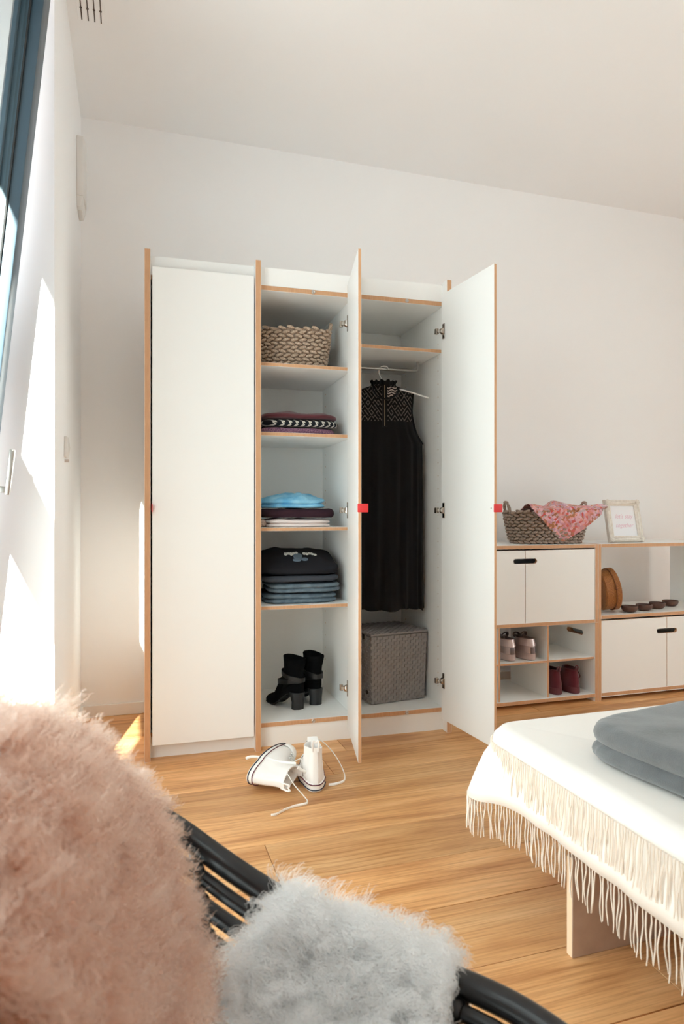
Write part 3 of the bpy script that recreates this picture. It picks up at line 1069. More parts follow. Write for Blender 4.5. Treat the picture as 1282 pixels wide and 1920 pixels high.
# ------------------------------------------------------------------ woven grey box
def woven_box():
    bw, bd_, bh, tp = 0.298, 0.275, 0.335, 0.010
    a = WA + 0.17
    fx, fy = 1.055, 0.165
    ca, sa = math.cos(0.17), math.sin(0.17)
    cx_ = fx + ca * bw / 2 - sa * bd_ / 2
    cy_ = fy + sa * bw / 2 + ca * bd_ / 2
    t = thing('storage_box', 'grey woven strap storage box with lid on the wardrobe floor', 'storage box', inw(cx_, cy_, 0.1095), a)
    g = MB()
    hw, hd = bw / 2, bd_ / 2
    nv = 22

    def face(p00, p10, p11, p01, nu, n_v, out):
        p00, p10, p11, p01, out = [Vector(q) for q in (p00, p10, p11, p01, out)]

        def pt(u, v):
            return (p00 * (1 - u) + p10 * u) * (1 - v) + (p01 * (1 - u) + p11 * u) * v
        e = 0.16
        for i in range(nu):
            for j in range(n_v):
                up = 0.0032 if (i + j) % 2 else 0.0004
                q = [pt(i / nu, j / n_v), pt((i + 1) / nu, j / n_v), pt((i + 1) / nu, (j + 1) / n_v), pt(i / nu, (j + 1) / n_v)]
                c = (q[0] + q[1] + q[2] + q[3]) / 4
                r = [p + (c - p) * e + out * up for p in q]
                g.add(q + r, [(4, 5, 6, 7), (0, 1, 5, 4), (1, 2, 6, 5), (2, 3, 7, 6), (3, 0, 4, 7)], 0)
    b = [(-hw, -hd, 0.003), (hw, -hd, 0.003), (hw, hd, 0.003), (-hw, hd, 0.003)]
    tpz = bh - 0.004
    u_ = [(-hw - tp, -hd - tp, tpz), (hw + tp, -hd - tp, tpz), (hw + tp, hd + tp, tpz), (-hw - tp, hd + tp, tpz)]
    face(b[0], b[1], u_[1], u_[0], 20, nv, (0, -1, 0))
    face(b[1], b[2], u_[2], u_[1], 18, nv, (1, 0, 0))
    face(b[2], b[3], u_[3], u_[2], 20, nv, (0, 1, 0))
    face(b[3], b[0], u_[0], u_[3], 18, nv, (-1, 0, 0))
    g.add(b, [(3, 2, 1, 0)], 0)
    g.build('woven_body', ['strap', 'strap_dark'], t)
    g = MB()
    hw2, hd2 = hw + tp + 0.002, hd + tp + 0.002
    z0, z1 = bh + 0.001, bh + 0.009
    c = [(-hw2, -hd2, z1), (hw2, -hd2, z1), (hw2, hd2, z1), (-hw2, hd2, z1)]
    nb = g
    face(c[0], c[1], c[2], c[3], 20, 18, (0, 0, 1))
    g.box(-hw2, hw2, -hd2, hd2, z0, z1 - 0.0002, 0)
    g.build('lid', ['strap', 'strap_dark'], t)
    MB().tube([(-hw2, -hd2, z0), (hw2, -hd2, z0), (hw2, hd2, z0), (-hw2, hd2, z0)], 0.0028, 6, closed=True).build('lid_piping', 'strap_dark', t)
    MB().lathe([(0.0115, 0.0), (0.0115, 0.003), (0.009, 0.004)], 20, 0, Matrix.Translation((-hw - 0.002, -hd + 0.045, 0.055)) @ Matrix.Rotation(-PI / 2, 4, 'Y')).build('round_badge', 'dark_metal', t, smooth=True)
    MB().box(-hw - tp - 0.006, -hw - tp - 0.001, -hd + 0.055, -hd + 0.068, bh - 0.022, bh + 0.002).build('lid_loop', 'black_leather', t)


woven_box()


# ------------------------------------------------------------------ shoes
def shoe_ring(z, xh, xt, w, n=36, sq=1.0, dz=None):
    out = []
    xc, a = (xh + xt) / 2, (xt - xh) / 2
    for i in range(n):
        th_ = 2 * PI * i / n
        c, s = math.cos(th_), math.sin(th_)
        x = xc + a * c
        u = (c + 1) / 2                        # 0 heel .. 1 toe
        ww = w * (0.80 + 0.20 * math.sin(PI * min(1, u * 0.75 + 0.15)))
        y = ww / 2 * math.copysign(abs(s) ** 0.75, s) + 0.006 * math.sin(PI * u) * (u > 0.3)
        out.append((x, y, z + (dz(u) if dz else 0)))
    return out


def add_laces(parent, path, r, mt, name='shoelace', flat=0.5):
    return MB().tube(catmull(path, 6), r, 8, 0, flat=flat).build(name, mt, parent, smooth=True)


def hi_top(label, loc, rotm, tilted):
    t = thing('high_top_sneaker', label, 'sneaker')
    t.matrix_world = Matrix.Translation(loc) @ rotm
    sole = MB().loft([shoe_ring(0.0, 0.006, 0.274, 0.088), shoe_ring(0.004, 0.0, 0.280, 0.096), shoe_ring(0.030, -0.001, 0.281, 0.098), shoe_ring(0.033, 0.004, 0.274, 0.090)], 0, True, True)
    so = sole.build('sole', 'rubber', t, smooth=True)
    for zz, mt in ((0.010, 'navy'), (0.029, 'wine')):
        MB().tube(shoe_ring(zz, -0.0022, 0.2822, 0.1002), 0.0021, 6, closed=True).build('stripe', mt, so, smooth=True)
    lv = [(0.030, 0.004, 0.272, 0.088), (0.048, 0.002, 0.270, 0.088), (0.060, 0.002, 0.258, 0.084), (0.069, 0.004, 0.236, 0.080), (0.077, 0.005, 0.208, 0.077), (0.088, 0.007, 0.180, 0.075),
          (0.104, 0.011, 0.158, 0.069), (0.125, 0.013, 0.145, 0.066), (0.145, 0.012, 0.137, 0.065), (0.160, 0.010, 0.134, 0.066),
          (0.161, 0.014, 0.130, 0.059), (0.140, 0.018, 0.130, 0.056), (0.100, 0.020, 0.140, 0.056), (0.07, 0.02, 0.15, 0.05)]
    MB().loft([shoe_ring(*q, dz=(lambda u, z=q[0]: 0.012 * (0.35 - u) * (z > 0.12) - 0.004)) for q in lv], 0, True, True).build('upper', 'canvas', t, smooth=True, angle=60)
    # toe cap, heel strip, tongue, eyelets and laces
    cap = MB().loft([[(0.222 + 0.052 * math.sin(PI / 2 * k_ / 5), 0.044 * math.cos(PI / 2 * k_ / 5) * math.cos(a), 0.032 + 0.040 * math.cos(PI / 2 * k_ / 5) ** 0.7 * math.sin(a)) for a in [PI * i / 12 for i in range(13)]] for k_ in range(6)], 0, closed=False)
    cap.build('toe_cap', 'rubber', t, smooth=True, solid=0.002)
    MB().loft([[(-0.001 + o_, -0.009, zz), (-0.003 + o_, 0, zz), (-0.001 + o_, 0.009, zz), (0.006 + o_, 0, zz)] for zz, o_ in ((0.03, 0.002), (0.08, 0.006), (0.12, 0.011), (0.158, 0.008), (0.166, 0.008))], 0, True, True).build('heel_strip', 'canvas', t, smooth=True)
    lp = [(0.008, -0.010, 0.150), (0.003, -0.012, 0.180), (0.003, -0.009, 0.193), (0.004, 0.0, 0.186), (0.003, 0.009, 0.193), (0.003, 0.012, 0.180), (0.008, 0.010, 0.150)]
    MB().tube(catmull(lp, 5), 0.0036, 8, flat=0.6).build('heel_loop', 'canvas', t, smooth=True)
    tg = [[(0.134, y, 0.128), (0.136, y * 0.9, 0.150), (0.133, y * 0.9, 0.166), (0.130, y * 0.9, 0.166), (0.128, y, 0.128)] for y in (-0.022, 0.0, 0.022)]
    MB().loft(tg, 0, True, True).build('tongue', 'canvas', t, smooth=True)
    slope = [(0.214, 0.074), (0.196, 0.081), (0.178, 0.089), (0.164, 0.101), (0.154, 0.115), (0.147, 0.131), (0.142, 0.147)]
    for (x, zz) in slope:
        for s in (-1, 1):
            MB().lathe([(0.0042, 0.0), (0.0042, 0.0025), (0.0022, 0.0025), (0.0022, 0.0)], 10, 0, Matrix.Translation((x - 0.010, s * 0.022, zz + 0.002)) @ Matrix.Rotation(s * -0.7, 4, 'X') @ Matrix.Rotation(0.6, 4, 'Y')).build('eyelet', 'steel', t, smooth=True)
    for q in range(4):
        x, zz = slope[q]
        add_laces(t, [(x - 0.010, -0.024, zz + 0.003), (x + 0.002, 0, zz + 0.009), (x - 0.010, 0.024, zz + 0.003)], 0.0034, 'lace_white')
    return t


# upright one: heel towards the room, toe towards the wardrobe
RS = Matrix.Rotation(math.radians(80), 4, 'Z')
s_up = hi_top('white canvas high-top sneaker standing upright on the floor', Vector((0.602, -0.505, 0.0)), RS, False)
inv = (Matrix.Translation((0.602, -0.505, 0)) @ RS).inverted()
for pth in ([(0.622, -0.36, 0.155), (0.66, -0.36, 0.145), (0.705, -0.38, 0.10), (0.735, -0.41, 0.045), (0.735, -0.445, 0.012), (0.70, -0.46, 0.006), (0.665, -0.462, 0.006)],):
    add_laces(s_up, [inv @ Vector(p) for p in pth], 0.0055, 'lace_white', 'loose_lace', 0.35)

# toppled one: lying on its side, toe raised towards the wardrobe
zl = Vector((0.70, -0.714, 0.0)).normalized()
b_ = 0.10
xl = Vector((0.714 * math.sqrt(1 - b_ * b_), 0.70 * math.sqrt(1 - b_ * b_), b_)).normalized()
yl = zl.cross(xl)
RT = Matrix(((xl.x, yl.x, zl.x, 0), (xl.y, yl.y, zl.y, 0), (xl.z, yl.z, zl.z, 0), (0, 0, 0, 1)))
TL = Vector((0.358, -0.400, 0.043))
s_side = hi_top('white canvas high-top sneaker toppled over on its side', TL, RT, True)
inv = (Matrix.Translation(TL) @ RT).inverted()
for pth in ([(0.545, -0.40, 0.085), (0.565, -0.415, 0.10), (0.595, -0.41, 0.085), (0.585, -0.445, 0.06), (0.545, -0.46, 0.085)],
            [(0.500, -0.485, 0.075), (0.515, -0.535, 0.05), (0.535, -0.575, 0.03), (0.545, -0.60, 0.012), (0.50, -0.60, 0.006), (0.46, -0.615, 0.005), (0.425, -0.64, 0.005), (0.405, -0.64, 0.004)],
            [(0.545, -0.43, 0.09), (0.48, -0.40, 0.094), (0.435, -0.35, 0.096), (0.395, -0.31, 0.090), (0.375, -0.30, 0.082)]):
    add_laces(s_side, [inv @ Vector(p) for p in pth], 0.0055, 'lace_white', 'loose_lace', 0.35)


def ankle_boot(label, loc, rz):
    t = thing('ankle_boot', label, 'boot', loc, rz)
    lift = lambda z0: (lambda u: z0 + 0.072 * (1 - sm(0.18, 0.72, u)))
    lvs = [(0.0, 0.010, 0.232, 0.066), (0.006, 0.006, 0.238, 0.076)]
    MB().loft([shoe_ring(0, a, b, w, dz=lift(z0)) for z0, a, b, w in lvs], 0, True, True).build('sole', 'black_heel', t, smooth=True)
    up = [(0.006, 0.008, 0.236, 0.074, 1.0), (0.020, 0.005, 0.236, 0.078, 1.0), (0.034, 0.004, 0.226, 0.076, 1.0), (0.046, 0.004, 0.206, 0.073, 1.0), (0.056, 0.004, 0.180, 0.072, 0.98)]
    rings = [shoe_ring(0, a, b, w, dz=(lambda u, z0=z0, k_=k_: z0 + 0.072 * k_ * (1 - sm(0.18, 0.72, u)))) for z0, a, b, w, k_ in up]
    for z0, a, b, w in ((0.132, 0.006, 0.138, 0.072), (0.155, 0.010, 0.118, 0.072), (0.185, 0.008, 0.112, 0.078), (0.215, 0.002, 0.112, 0.086), (0.240, -0.004, 0.114, 0.092)):
        rings.append(shoe_ring(z0, a, b, w, dz=lambda u: 0.018 * (u - 0.5) if z0 > 0.2 else 0))
    for z0, a, b, w in ((0.239, 0.000, 0.110, 0.084), (0.19, 0.012, 0.106, 0.070), (0.14, 0.014, 0.106, 0.062)):
        rings.append(shoe_ring(z0, a, b, w))
    MB().loft(rings, 0, True, True).build('upper', 'black_suede', t, smooth=True, angle=60)
    hr = []
    for z_, a, b, w in ((0.0, 0.008, 0.066, 0.056), (0.03, 0.006, 0.064, 0.056), (0.072, 0.004, 0.074, 0.068), (0.078, 0.004, 0.080, 0.068)):
        hr.append(shoe_ring(z_, a, b, w, 24))
    MB().loft(hr, 0, True, True).build('heel', 'black_heel', t, smooth=True, angle=50)
    for z0, a, b, w, tilt in ((0.155, 0.004, 0.126, 0.078, 0.30), (0.128, 0.001, 0.152, 0.077, -0.22)):
        rr = [shoe_ring(z0 + dz_, a - o_, b + o_, w + 2 * o_, dz=lambda u, q=tilt: q * 0.10 * (u - 0.5)) for dz_, o_ in ((-0.011, 0.0), (-0.010, 0.003), (0.010, 0.003), (0.011, 0.0))]
        MB().loft(rr, 0).build('strap', 'black_leather', t, smooth=True)
    for x, zz in ((0.095, 0.165), (0.102, 0.118)):
        MB().lathe([(0.007, 0), (0.007, 0.004), (0.004, 0.006)], 14, 0, Matrix.Translation((x, -0.039, zz)) @ Matrix.Rotation(PI / 2, 4, 'X')).build('stud', 'dark_metal', t, smooth=True)
    return t


ankle_boot('black heeled ankle boot with strap, the one nearer the closed wardrobe door', inw(0.722, 0.190, 0.1095), WA + math.radians(127))
ankle_boot('black heeled ankle boot with strap, the one nearer the hinges of the open door', inw(0.815, 0.235, 0.1095), WA + math.radians(112))


def low_shoe(kind, label, loc, rz, up_m, sole_m, group):
    t = thing(kind, label, 'shoe', loc, rz, group)
    t.scale = (1.10, 1.12, 1.08)
    MB().loft([shoe_ring(0.0, 0.006, 0.252, 0.080), shoe_ring(0.004, 0.0, 0.258, 0.088), shoe_ring(0.032, 0.002, 0.258, 0.088), shoe_ring(0.035, 0.006, 0.25, 0.08)], 0, True, True).build('sole', sole_m, t, smooth=True)
    return t


def slip_on(label, loc, rz):
    t = low_shoe('metallic_sneaker', label, loc, rz, 'rose_metal', 'rose_sole', 'silver-rose sneakers in the shoe rack')
    lv = [(0.032, 0.005, 0.250, 0.082), (0.050, 0.003, 0.248, 0.080), (0.062, 0.005, 0.226, 0.076), (0.074, 0.008, 0.190, 0.070), (0.088, 0.012, 0.150, 0.064), (0.100, 0.014, 0.120, 0.060),
          (0.101, 0.018, 0.116, 0.054), (0.08, 0.02, 0.13, 0.054), (0.05, 0.02, 0.14, 0.05)]
    MB().loft([shoe_ring(*q, dz=lambda u: 0.006 * (0.5 - u)) for q in lv], 0, True, True).build('upper', 'rose_metal', t, smooth=True, angle=60)
    rr = [shoe_ring(z_, a, 0.150, w, dz=lambda u: 0.004 * (0.5 - u)) for z_, a, w in ((0.068, 0.003, 0.077), (0.070, 0.002, 0.079), (0.090, 0.008, 0.068), (0.104, 0.012, 0.064))]
    MB().loft(rr, 0).build('heel_collar', 'rose_metal', t, smooth=True)
    MB().box(-0.0005, 0.006, -0.011, 0.011, 0.034, 0.066).build('heel_tab', 'satin', t, bevel=0.002)
    for s in (-1, 1):
        lp = [(0.135, 0, 0.098), (0.128, s * 0.012, 0.118), (0.130, s * 0.030, 0.120), (0.135, s * 0.030, 0.104), (0.135, 0, 0.098)]
        MB().tube(catmull(lp, 6), 0.007, 8, flat=0.45).build('ribbon_loop', 'satin', t, smooth=True)
    MB().ell(Matrix.Translation((0.134, 0, 0.103)) @ Matrix.Diagonal((0.009, 0.012, 0.009, 1)), 10, 6).build('ribbon_knot', 'satin', t, smooth=True)
    return t


def wine_shoe(label, loc, rz):
    t = low_shoe('suede_shoe', label, loc, rz, 'wine_suede', 'wine_sole', 'wine-red shoes in the shoe rack')
    lv = [(0.032, 0.005, 0.248, 0.084), (0.052, 0.002, 0.244, 0.082), (0.066, 0.004, 0.216, 0.076), (0.082, 0.008, 0.172, 0.066), (0.102, 0.014, 0.132, 0.058), (0.122, 0.018, 0.112, 0.052),
          (0.123, 0.022, 0.108, 0.044), (0.09, 0.022, 0.12, 0.046), (0.06, 0.02, 0.14, 0.05)]
    MB().loft([shoe_ring(*q) for q in lv], 0, True, True).build('upper', 'wine_suede', t, smooth=True, angle=60)
    MB().tube(shoe_ring(0.121, 0.016, 0.114, 0.056), 0.0035, 8, closed=True).build('collar', 'wine_suede', t, smooth=True)
    MB().tube(catmull([(0.014, -0.006, 0.116), (0.008, -0.007, 0.136), (0.010, 0.0, 0.142), (0.008, 0.007, 0.136), (0.014, 0.006, 0.116)], 5), 0.003, 8).build('heel_loop', 'wine_suede', t, smooth=True)
    if 'loose lace' in label:
        MB().tube(catmull([(0.10, -0.026, 0.118), (0.085, -0.05, 0.10), (0.07, -0.058, 0.07), (0.09, -0.052, 0.05)], 6), 0.002, 6).build('lace_end', 'wine_suede', t, smooth=True)
    return t


# ------------------------------------------------------------------ sideboard modules
Y0, Y1, ST = 0.176, 0.600, 0.020


def door_with_notch(parent, x0, x1, z0, z1, notch_x, notch_z, side, y):
    """flat door leaf, half of a rounded grip slot cut out at one vertical edge"""
    g = MB()
    t_ = 0.016
    hh, hl, n = 0.0135, 0.072, 8
    # outline in xz, walking round the notch
    if side > 0:                               # notch on the right edge
        arc = [(notch_x - hl + hh - hh * math.sin(PI * i / n), notch_z + hh * math.cos(PI * i / n) * -1) for i in range(n + 1)]
        strips = [(x0, z0, x1, notch_z - hh), (x0, notch_z + hh, x1, z1)]
        g.box(x0, x1, y, y + t_, z0, notch_z - hh, 1, my=0)
        g.box(x0, x1, y, y + t_, notch_z + hh, z1, 1, my=0)
        poly = [(x0, notch_z - hh)] + [(px, pz) for px, pz in arc] + [(x0, notch_z + hh)]
    else:
        arc = [(notch_x + hl - hh + hh * math.sin(PI * i / n), notch_z - hh * math.cos(PI * i / n)) for i in range(n + 1)]
        g.box(x0, x1, y, y + t_, z0, notch_z - hh, 1, my=0)
        g.box(x0, x1, y, y + t_, notch_z + hh, z1, 1, my=0)
        poly = [(x1, notch_z - hh)] + arc + [(x1, notch_z + hh)]
    a = [(px, y, pz) for px, pz in poly]
    b = [(px, y + t_, pz) for px, pz in poly]
    k_ = len(poly)
    vs_ = a + b
    g.add(vs_, [tuple(range(k_)), tuple(reversed(range(k_, 2 * k_)))], 0)
    g.add(vs_, [(i, (i + 1) % k_, k_ + (i + 1) % k_, k_ + i) for i in range(k_)], 1)
    o = g.build('door', BE, parent)
    return o


def slotted_panel(x, z0, z1, yc=0.352, zc=0.362, hw=0.073, hh=0.0135):
    """upright side panel with a rounded grip hole cut right through it"""
    g = MB()
    n = 8
    g.box(x, x + ST, Y0, Y1, z0, zc - hh, 1, mx=0)
    g.box(x, x + ST, Y0, Y1, zc + hh, z1, 1, mx=0)
    for sg, ye in ((-1, Y0), (1, Y1)):
        poly = [(ye, zc - hh)] + [(yc + sg * (hw - hh + hh * math.sin(PI * q / n)), zc - hh * math.cos(PI * q / n)) for q in range(n + 1)] + [(ye, zc + hh)]
        k_ = len(poly)
        vs_ = [(x, y, z) for y, z in poly] + [(x + ST, y, z) for y, z in poly]
        g.add(vs_, [tuple(range(k_)), tuple(reversed(range(k_, 2 * k_)))], 0)
        g.add(vs_, [(q, (q + 1) % k_, k_ + (q + 1) % k_, k_ + q) for q in range(k_)], 1)
    return g


def cabinet_shell(label, name, cat, x0, x1, z0, z1, top=True, foot=0.0, back=False, bottom=True, slots=()):
    t = thing(name, label, cat, ((x0 + x1) / 2, (Y0 + Y1) / 2, z0))
    t_inv = Matrix.Translation(t.location).inverted()

    def place(o):
        o.data.transform(t_inv)
        o.parent = t
        return o
    for side, x in (('l', x0), ('r', x1 - ST)):
        if side in slots:
            place(slotted_panel(x, z0, z1).build('side_panel', BE))
        else:
            place(vpanel(x, x + ST, Y0, Y1, z0, z1).build('side_panel', BE, bevel=0.001, segs=1))
    if top:
        place(hpanel(x0 + ST, x1 - ST, Y0, Y1, z1 - ST, z1).build('top_board', BE, bevel=0.001, segs=1))
    if bottom:
        place(hpanel(x0 + ST, x1 - ST, Y0, Y1, z0 + foot, z0 + foot + ST).build('bottom_board', BE, bevel=0.001, segs=1))
    return t, place


U1, U2, U3 = 1.487, 2.410, 3.334
ZM, ZT = 0.435, 0.870
# upper left cabinet
t, place = cabinet_shell('white cabinet with two slot-grip doors under the scarf basket', 'storage_cabinet', 'cabinet', U1, U2, ZM, ZT)
place(MB().box(U1 + ST, U2 - ST, Y1 - 0.012, Y1 - 0.004, ZM + ST, ZT - ST).build('back_panel', 'board'))
xm = 1.947
for o in (door_with_notch(None, U1 + ST + 0.002, xm - 0.0015, ZM + 0.003, ZT - ST - 0.008, xm, 0.785, 1, Y0 + 0.002),
          door_with_notch(None, xm + 0.0015, U2 - ST - 0.002, ZM + 0.003, ZT - ST - 0.008, xm, 0.785, -1, Y0 + 0.002)):
    place(o)
# lower left shoe rack
t, place = cabinet_shell('open white shoe rack with six compartments under the slot-grip cabinet', 'shoe_rack', 'shoe rack', U1, U2, 0.0, ZM, top=False, foot=0.024, slots='r')
for x in (1.790, 2.090):
    place(vpanel(x, x + 0.012, Y0 + 0.012, Y1 - 0.05, 0.044, ZM - 0.002).build('divider', BE, bevel=0.0008, segs=1))
for a, b in ((U1 + ST, 1.790), (1.802, 2.090), (2.102, U2 - ST)):
    place(hpanel(a, b, Y0 + 0.010, Y1 - 0.05, 0.234, 0.246).build('shelf', BE, bevel=0.0008, segs=1))
# upper right open shelf
t, place = cabinet_shell('open white shelf unit holding the round bag and the wooden bowls', 'open_shelf', 'shelf', U2 + 0.001, U3, ZM + 0.018, ZT)
place(MB().box(U2 + 0.001, U2 + 0.021, Y0, Y1, ZM, ZM + 0.018, 1, mx=0).build('foot', BE))
place(MB().box(U3 - ST, U3, Y0, Y1, ZM, ZM + 0.018, 1, mx=0).build('foot', BE))
# lower right cabinet
t, place = cabinet_shell('white low cabinet with two slot-grip doors below the open shelf', 'storage_cabinet', 'cabinet', U2 + 0.001, U3, 0.0, ZM, top=False, foot=0.024, slots='l')
place(MB().box(U2 + ST, U3 - ST, Y1 - 0.012, Y1 - 0.004, 0.05, ZM - 0.002).build('back_panel', 'board'))
xm = 2.885
for o in (door_with_notch(None, U2 + ST + 0.003, xm - 0.0015, 0.020, ZM + 0.008, xm, 0.365, 1, Y0 + 0.002),
          door_with_notch(None, xm + 0.0015, U3 - ST - 0.002, 0.020, ZM + 0.008, xm, 0.365, -1, Y0 + 0.002)):
    place(o)

slip_on('silver-rose leather sneaker with ribbon bow in the rack, the one nearer the wardrobe', (1.893, 0.215, 0.2465), math.radians(83))
slip_on('silver-rose leather sneaker with ribbon bow in the rack, the one farther from the wardrobe', (2.010, 0.200, 0.2465), math.radians(86))
wine_shoe('wine-red suede shoe on the rack bottom, standing against the divider', (2.180, 0.205, 0.0445), math.radians(84))
wine_shoe('wine-red suede shoe on the rack bottom with a loose lace, farther from the divider', (2.290, 0.195, 0.0445), math.radians(86))


# scarf over the basket
def scarf_pt(u, v):
    # u: -1..1 across, v: 0 = inside the basket at the back, 1 = lower tip in front
    s = (u - 0.5) * 2
    if v < 0.5:
        q = v / 0.5
        w = 0.150 + 0.05 * q
        x = 0.045 + s * w
        y = 0.10 - 0.25 * q
        z = 0.185 + 0.030 * math.sin(PI * q) + 0.018 * math.sin(s * 4.2 + 1) * math.sin(PI * min(1, q + 0.25)) + 0.02 * nz(s * 2.2, q * 2.2, 3)
        if s > 0.6:
            x += (s - 0.6) * 0.16
            z += (s - 0.6) * 0.02
    else:
        q = (v - 0.5) / 0.5
        w = 0.200 * (1 - q) ** 0.95 + 0.004
        x = 0.045 + s * w - 0.01 * q
        if s > 0.6:
            x += (s - 0.6) * 0.16 * (1 - q)
        z = 0.185 - 0.178 * q + 0.015 * (1 - q) * math.sin(s * 4.2 + 1)
        y = -0.152 - 0.010 * math.sin(PI * min(1, q * 1.3)) + 0.020 * q + 0.006 * math.sin(s * 7 + q * 3) * (1 - q)
        y += 0.030 * max(0, abs(x) - 0.13) / 0.1
        if q < 0.06:
            z = max(z, 0.186)
    return (x, y, z)


sc = MB().grid(scarf_pt, 40, 44).build('floral_scarf', 'scarf', None, smooth=True, angle=80, solid=0.002)
sc.location = (BK[0], BK[1], BK[2] + 0.006)
sc.rotation_euler = (0, 0, -0.12)
tag(sc, 'pink, red and brown floral scarf draped over the rope basket on the cabinet', 'scarf')

# ------------------------------------------------------------------ photo frame
pf = thing('picture_frame', 'ornate silver picture frame with pink lettering leaning on the cabinet top', 'picture frame', (2.713, 0.300, 0.872), 0.0, rot=(-0.20, 0, 0.02))
FW, FH = 0.123, 0.252
def bar(p0, p1, q0, q1, name='frame_bar'):
    """mitred moulding between two outer corners p and two inner corners q, stepped profile"""
    rings = []
    for P_, Q_ in ((p0, q0), (p1, q1)):
        P_, Q_ = Vector((P_[0], 0, P_[1])), Vector((Q_[0], 0, Q_[1]))
        D = Q_ - P_
        prof_ = [(0, 0.016), (0, -0.004), (0.12, -0.009), (0.30, -0.012), (0.42, -0.007), (0.55, -0.007), (0.66, -0.010), (0.80, -0.006), (1.0, -0.002), (1.0, 0.016)]
        rings.append([P_ + D * a + Vector((0, b, 0)) for a, b in prof_])
    MB().loft(rings, 0, True, True).build(name, 'silver_frame', pf, smooth=True, angle=30)
bwid = 0.036
oc = [(-FW, 0), (FW, 0), (FW, FH), (-FW, FH)]
ic = [(-FW + bwid, bwid), (FW - bwid, bwid), (FW - bwid, FH - bwid), (-FW + bwid, FH - bwid)]
for i in range(4):
    bar(oc[i], oc[(i + 1) % 4], ic[i], ic[(i + 1) % 4])
for i in range(4):
    cx_, cz_ = (oc[i][0] * 0.58 + ic[i][0] * 0.42), (oc[i][1] * 0.58 + ic[i][1] * 0.42)
    g = MB()
    g.ell(Matrix.Translation((cx_, -0.012, cz_)) @ Matrix.Diagonal((0.010, 0.005, 0.010, 1)), 12, 6)
    for q in range(7):
        a = 2 * PI * q / 7
        g.ell(Matrix.Translation((cx_ + 0.012 * math.cos(a), -0.0115, cz_ + 0.012 * math.sin(a))) @ Matrix.Diagonal((0.0055, 0.004, 0.0055, 1)), 8, 5)
    sx, sz = (1 if cx_ < 0 else -1), (1 if cz_ < FH / 2 else -1)
    for q in range(1, 5):
        g.ell(Matrix.Translation((cx_ + sx * (0.012 + 0.009 * q), -0.011, cz_ - sz * 0.002)) @ Matrix.Diagonal((0.006, 0.003, 0.0045 - 0.0006 * q, 1)), 8, 5)
        g.ell(Matrix.Translation((cx_ - sx * 0.002, -0.011, cz_ + sz * (0.012 + 0.009 * q))) @ Matrix.Diagonal((0.0045 - 0.0006 * q, 0.003, 0.006, 1)), 8, 5)
    g.build('corner_ornament', 'silver_frame', pf, smooth=True)
pp = MB().box(-FW + bwid - 0.002, FW - bwid + 0.002, 0.004, 0.006, bwid - 0.002, FH - bwid + 0.002).build('print', 'paper', pf)
MB().box(-FW + 0.004, FW - 0.004, 0.0065, 0.014, 0.004, FH - 0.004).build('backing', 'backing', pf)
MB().loft([[(-0.025, 0.014, 0.16), (0.025, 0.014, 0.16), (0.025, 0.017, 0.16), (-0.025, 0.017, 0.16)], [(-0.03, 0.098, 0.021), (0.03, 0.098, 0.021), (0.03, 0.101, 0.021), (-0.03, 0.101, 0.021)]], 0, True, True).build('strut', 'backing', pf)
for txt, zz, sz, xx in (("let's stay", 0.142, 0.036, 0.004), ("together", 0.088, 0.036, 0.0)):
    cu = bpy.data.curves.new('lettering', 'FONT')
    cu.body = txt
    cu.size = sz
    cu.shear = 0.35
    cu.align_x = 'CENTER'
    cu.extrude = 0.0003
    cu.offset = -0.0004
    tmp = bpy.data.objects.new('lettering_tmp', cu)
    COL.objects.link(tmp)
    me = bpy.data.meshes.new_from_object(tmp)
    bpy.data.objects.remove(tmp)
    me.materials.clear()
    me.materials.append(M['pink_ink'])
    lo = bpy.data.objects.new('lettering', me)
    COL.objects.link(lo)
    lo.parent = pf
    lo.location = (xx, 0.0035, zz)
    lo.rotation_euler = (PI / 2, 0, 0)

# ------------------------------------------------------------------ round rattan bag and bowls
RB = 0.121
bag = thing('rattan_bag', 'round woven rattan bag standing on edge in the open shelf', 'bag', (2.556, 0.290, 0.478))
BM = Matrix.Translation((0, 0, RB + 0.002)) @ Matrix.Rotation(math.radians(-17), 4, 'Z') @ Matrix.Rotation(PI / 2 - 0.13, 4, 'Y')
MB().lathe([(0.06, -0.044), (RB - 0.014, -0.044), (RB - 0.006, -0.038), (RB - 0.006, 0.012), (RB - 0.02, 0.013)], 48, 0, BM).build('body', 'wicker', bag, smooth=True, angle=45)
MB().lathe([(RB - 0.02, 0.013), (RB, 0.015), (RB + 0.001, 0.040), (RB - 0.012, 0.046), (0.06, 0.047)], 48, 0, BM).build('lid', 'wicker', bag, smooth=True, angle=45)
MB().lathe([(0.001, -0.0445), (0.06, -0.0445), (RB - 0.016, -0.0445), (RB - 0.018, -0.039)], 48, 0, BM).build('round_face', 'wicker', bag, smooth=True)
ring = [BM @ Vector(((RB - 0.002) * math.cos(2 * PI * i / 60), (RB - 0.002) * math.sin(2 * PI * i / 60), 0.0125 + 0.001 * (i % 2))) for i in range(60)]
MB().tube(ring, 0.003, 6, closed=True).build('seam_cord', 'leather_brown', bag, smooth=True)
for a in (2.5, 3.6, 4.6):
    c = BM @ Vector(((RB + 0.0) * math.cos(a), (RB + 0.0) * math.sin(a), 0.012))
    MB().ell(Matrix.Translation(c) @ Matrix.Diagonal((0.007, 0.005, 0.005, 1)), 8, 6).build('knot', 'leather_brown', bag, smooth=True)

